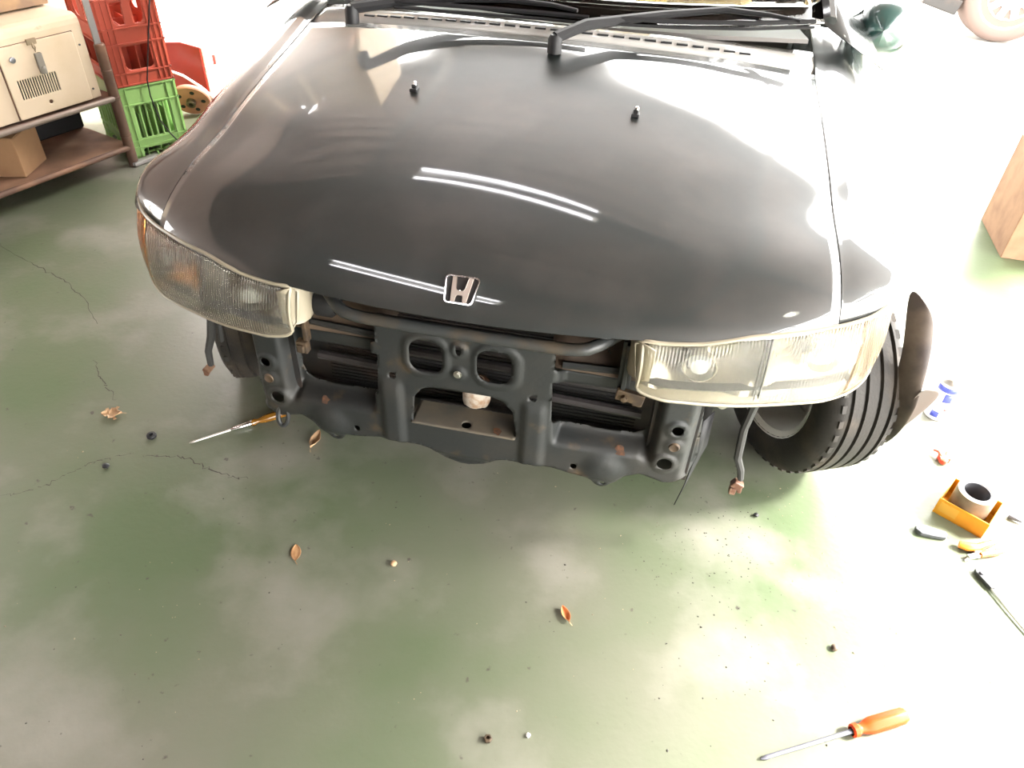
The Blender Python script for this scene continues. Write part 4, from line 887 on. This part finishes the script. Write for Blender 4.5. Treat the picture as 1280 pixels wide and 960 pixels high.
q = MB(); q.box((.0, .0, .048), (.060, .006, .0025)); q.box((.01, -.006, .044), (.03, .006, .0025)); o = q.build('yellow_strip', M['yellowbox']); o.location = (_c.x, _c.y, 0); o.rotation_euler = (0, 0, rad(-35)); tag(o, 'narrow yellow strip lying inside the brown tape roll', 'strip')
o.parent = None
q = MB(); q.lathe([(.007, 0), (.006, .012), (.0035, .03), (0, .045)], 14, 'X', (0, 0, .0075)); o = q.build('metal_punch', M['darkgrey'], smooth=True); o.location = (1.302, 1.325, 0); o.rotation_euler = (0, 0, rad(-38)); tag(o, 'pointed grey metal punch lying right of the yellow box', 'punch')
# grey folding blade
kn = empty('folding_knife', (1.072, 1.254, 0), rad(-12), 'short grey folding knife on the floor left of the orange pliers', 'knife')
q = MB(); q.prism([(-.036, .009), (-.028, .018), (-.012, .018), (.02, .012), (.036, .010), (.039, 0), (.034, -.012), (0, -.014), (-.026, -.013), (-.037, -.003)], .0015, .014); q.build('handle', M['darkgrey'], kn, bevel=.0025)
q = MB(); q.lathe([(.003, .014), (.0045, .0145), (.0045, .0155), (0, .016)], 12, 'Z', (-.026, .004, 0)); q.build('pivot', M['grey'], kn, smooth=True)
q = MB(); q.prism([(-.03, .014), (.030, .008), (.034, .013), (-.026, .022)], .004, .006); q.build('blade', M['zinc'], kn)
# orange pliers
pl = empty('pliers', (1.135, 1.192, 0), rad(0), 'pliers with two orange grips on the floor below the yellow box', 'pliers')
q = MB(); q.tube([(-.008, .026, .012), (.010, .018, .013), (.032, .017, .013), (.052, .026, .013), (.080, .036, .012), (.096, .042, .011)], [.009, .011, .010, .0085, .008, .006], 12); q.build('grip', M['orangesolid'], pl, smooth=True)
q = MB(); q.tube([(.032, -.004, .011), (.050, .002, .0115), (.072, .006, .0115), (.096, .012, .011)], [.007, .0085, .008, .006], 12); q.build('grip', M['orangesolid'], pl, smooth=True)
q = MB(); q.box((.016, -.006, .008), (.034, .010, .010), Matrix.Rotation(rad(14), 3, 'Z')); q.lathe([(.010, .001), (.010, .013), (.004, .014), (0, .014)], 18, 'Z', (.030, .002, 0)); q.tube([(.004, -.012, .006), (-.010, -.018, .004)], [.005, .002], 8); q.build('jaw', M['zinc'], pl, bevel=.001)
q = MB(); q.tube([(.094, .028, .010), (.115, .030, .006), (.135, .022, .002), (.158, .020, .002)], .0012, 6); q.build('spring_wire', M['zinc'], pl, smooth=True)
# long-nosed tool with dark head
d = Vector((1.183-1.142, .991-1.144, 0)); lg = empty('long_tweezers', (1.142, 1.144, 0), math.atan2(d.y, d.x), 'long thin steel tool with a dark head at the right edge of the picture', 'tool')
q = MB(); q.prism([(-.004, -.006), (.006, -.010), (.030, -.008), (.052, -.006), (.056, .006), (.030, .009), (.006, .008), (-.004, .004)], .002, .012); q.lathe([(.006, .012), (.006, .016), (0, .017)], 12, 'Z', (.012, 0, 0)); q.build('head', M['darkgrey'], lg, bevel=.0015)
for s in (-1, 1):
    q = MB(); q.tube([(.050, s*.0035, .007), (.12, s*.0055, .006), (.20, s*.005, .004), (.26, s*.0015, .003)], .0022, 8); q.build('prong', M['zinc'], lg, smooth=True)
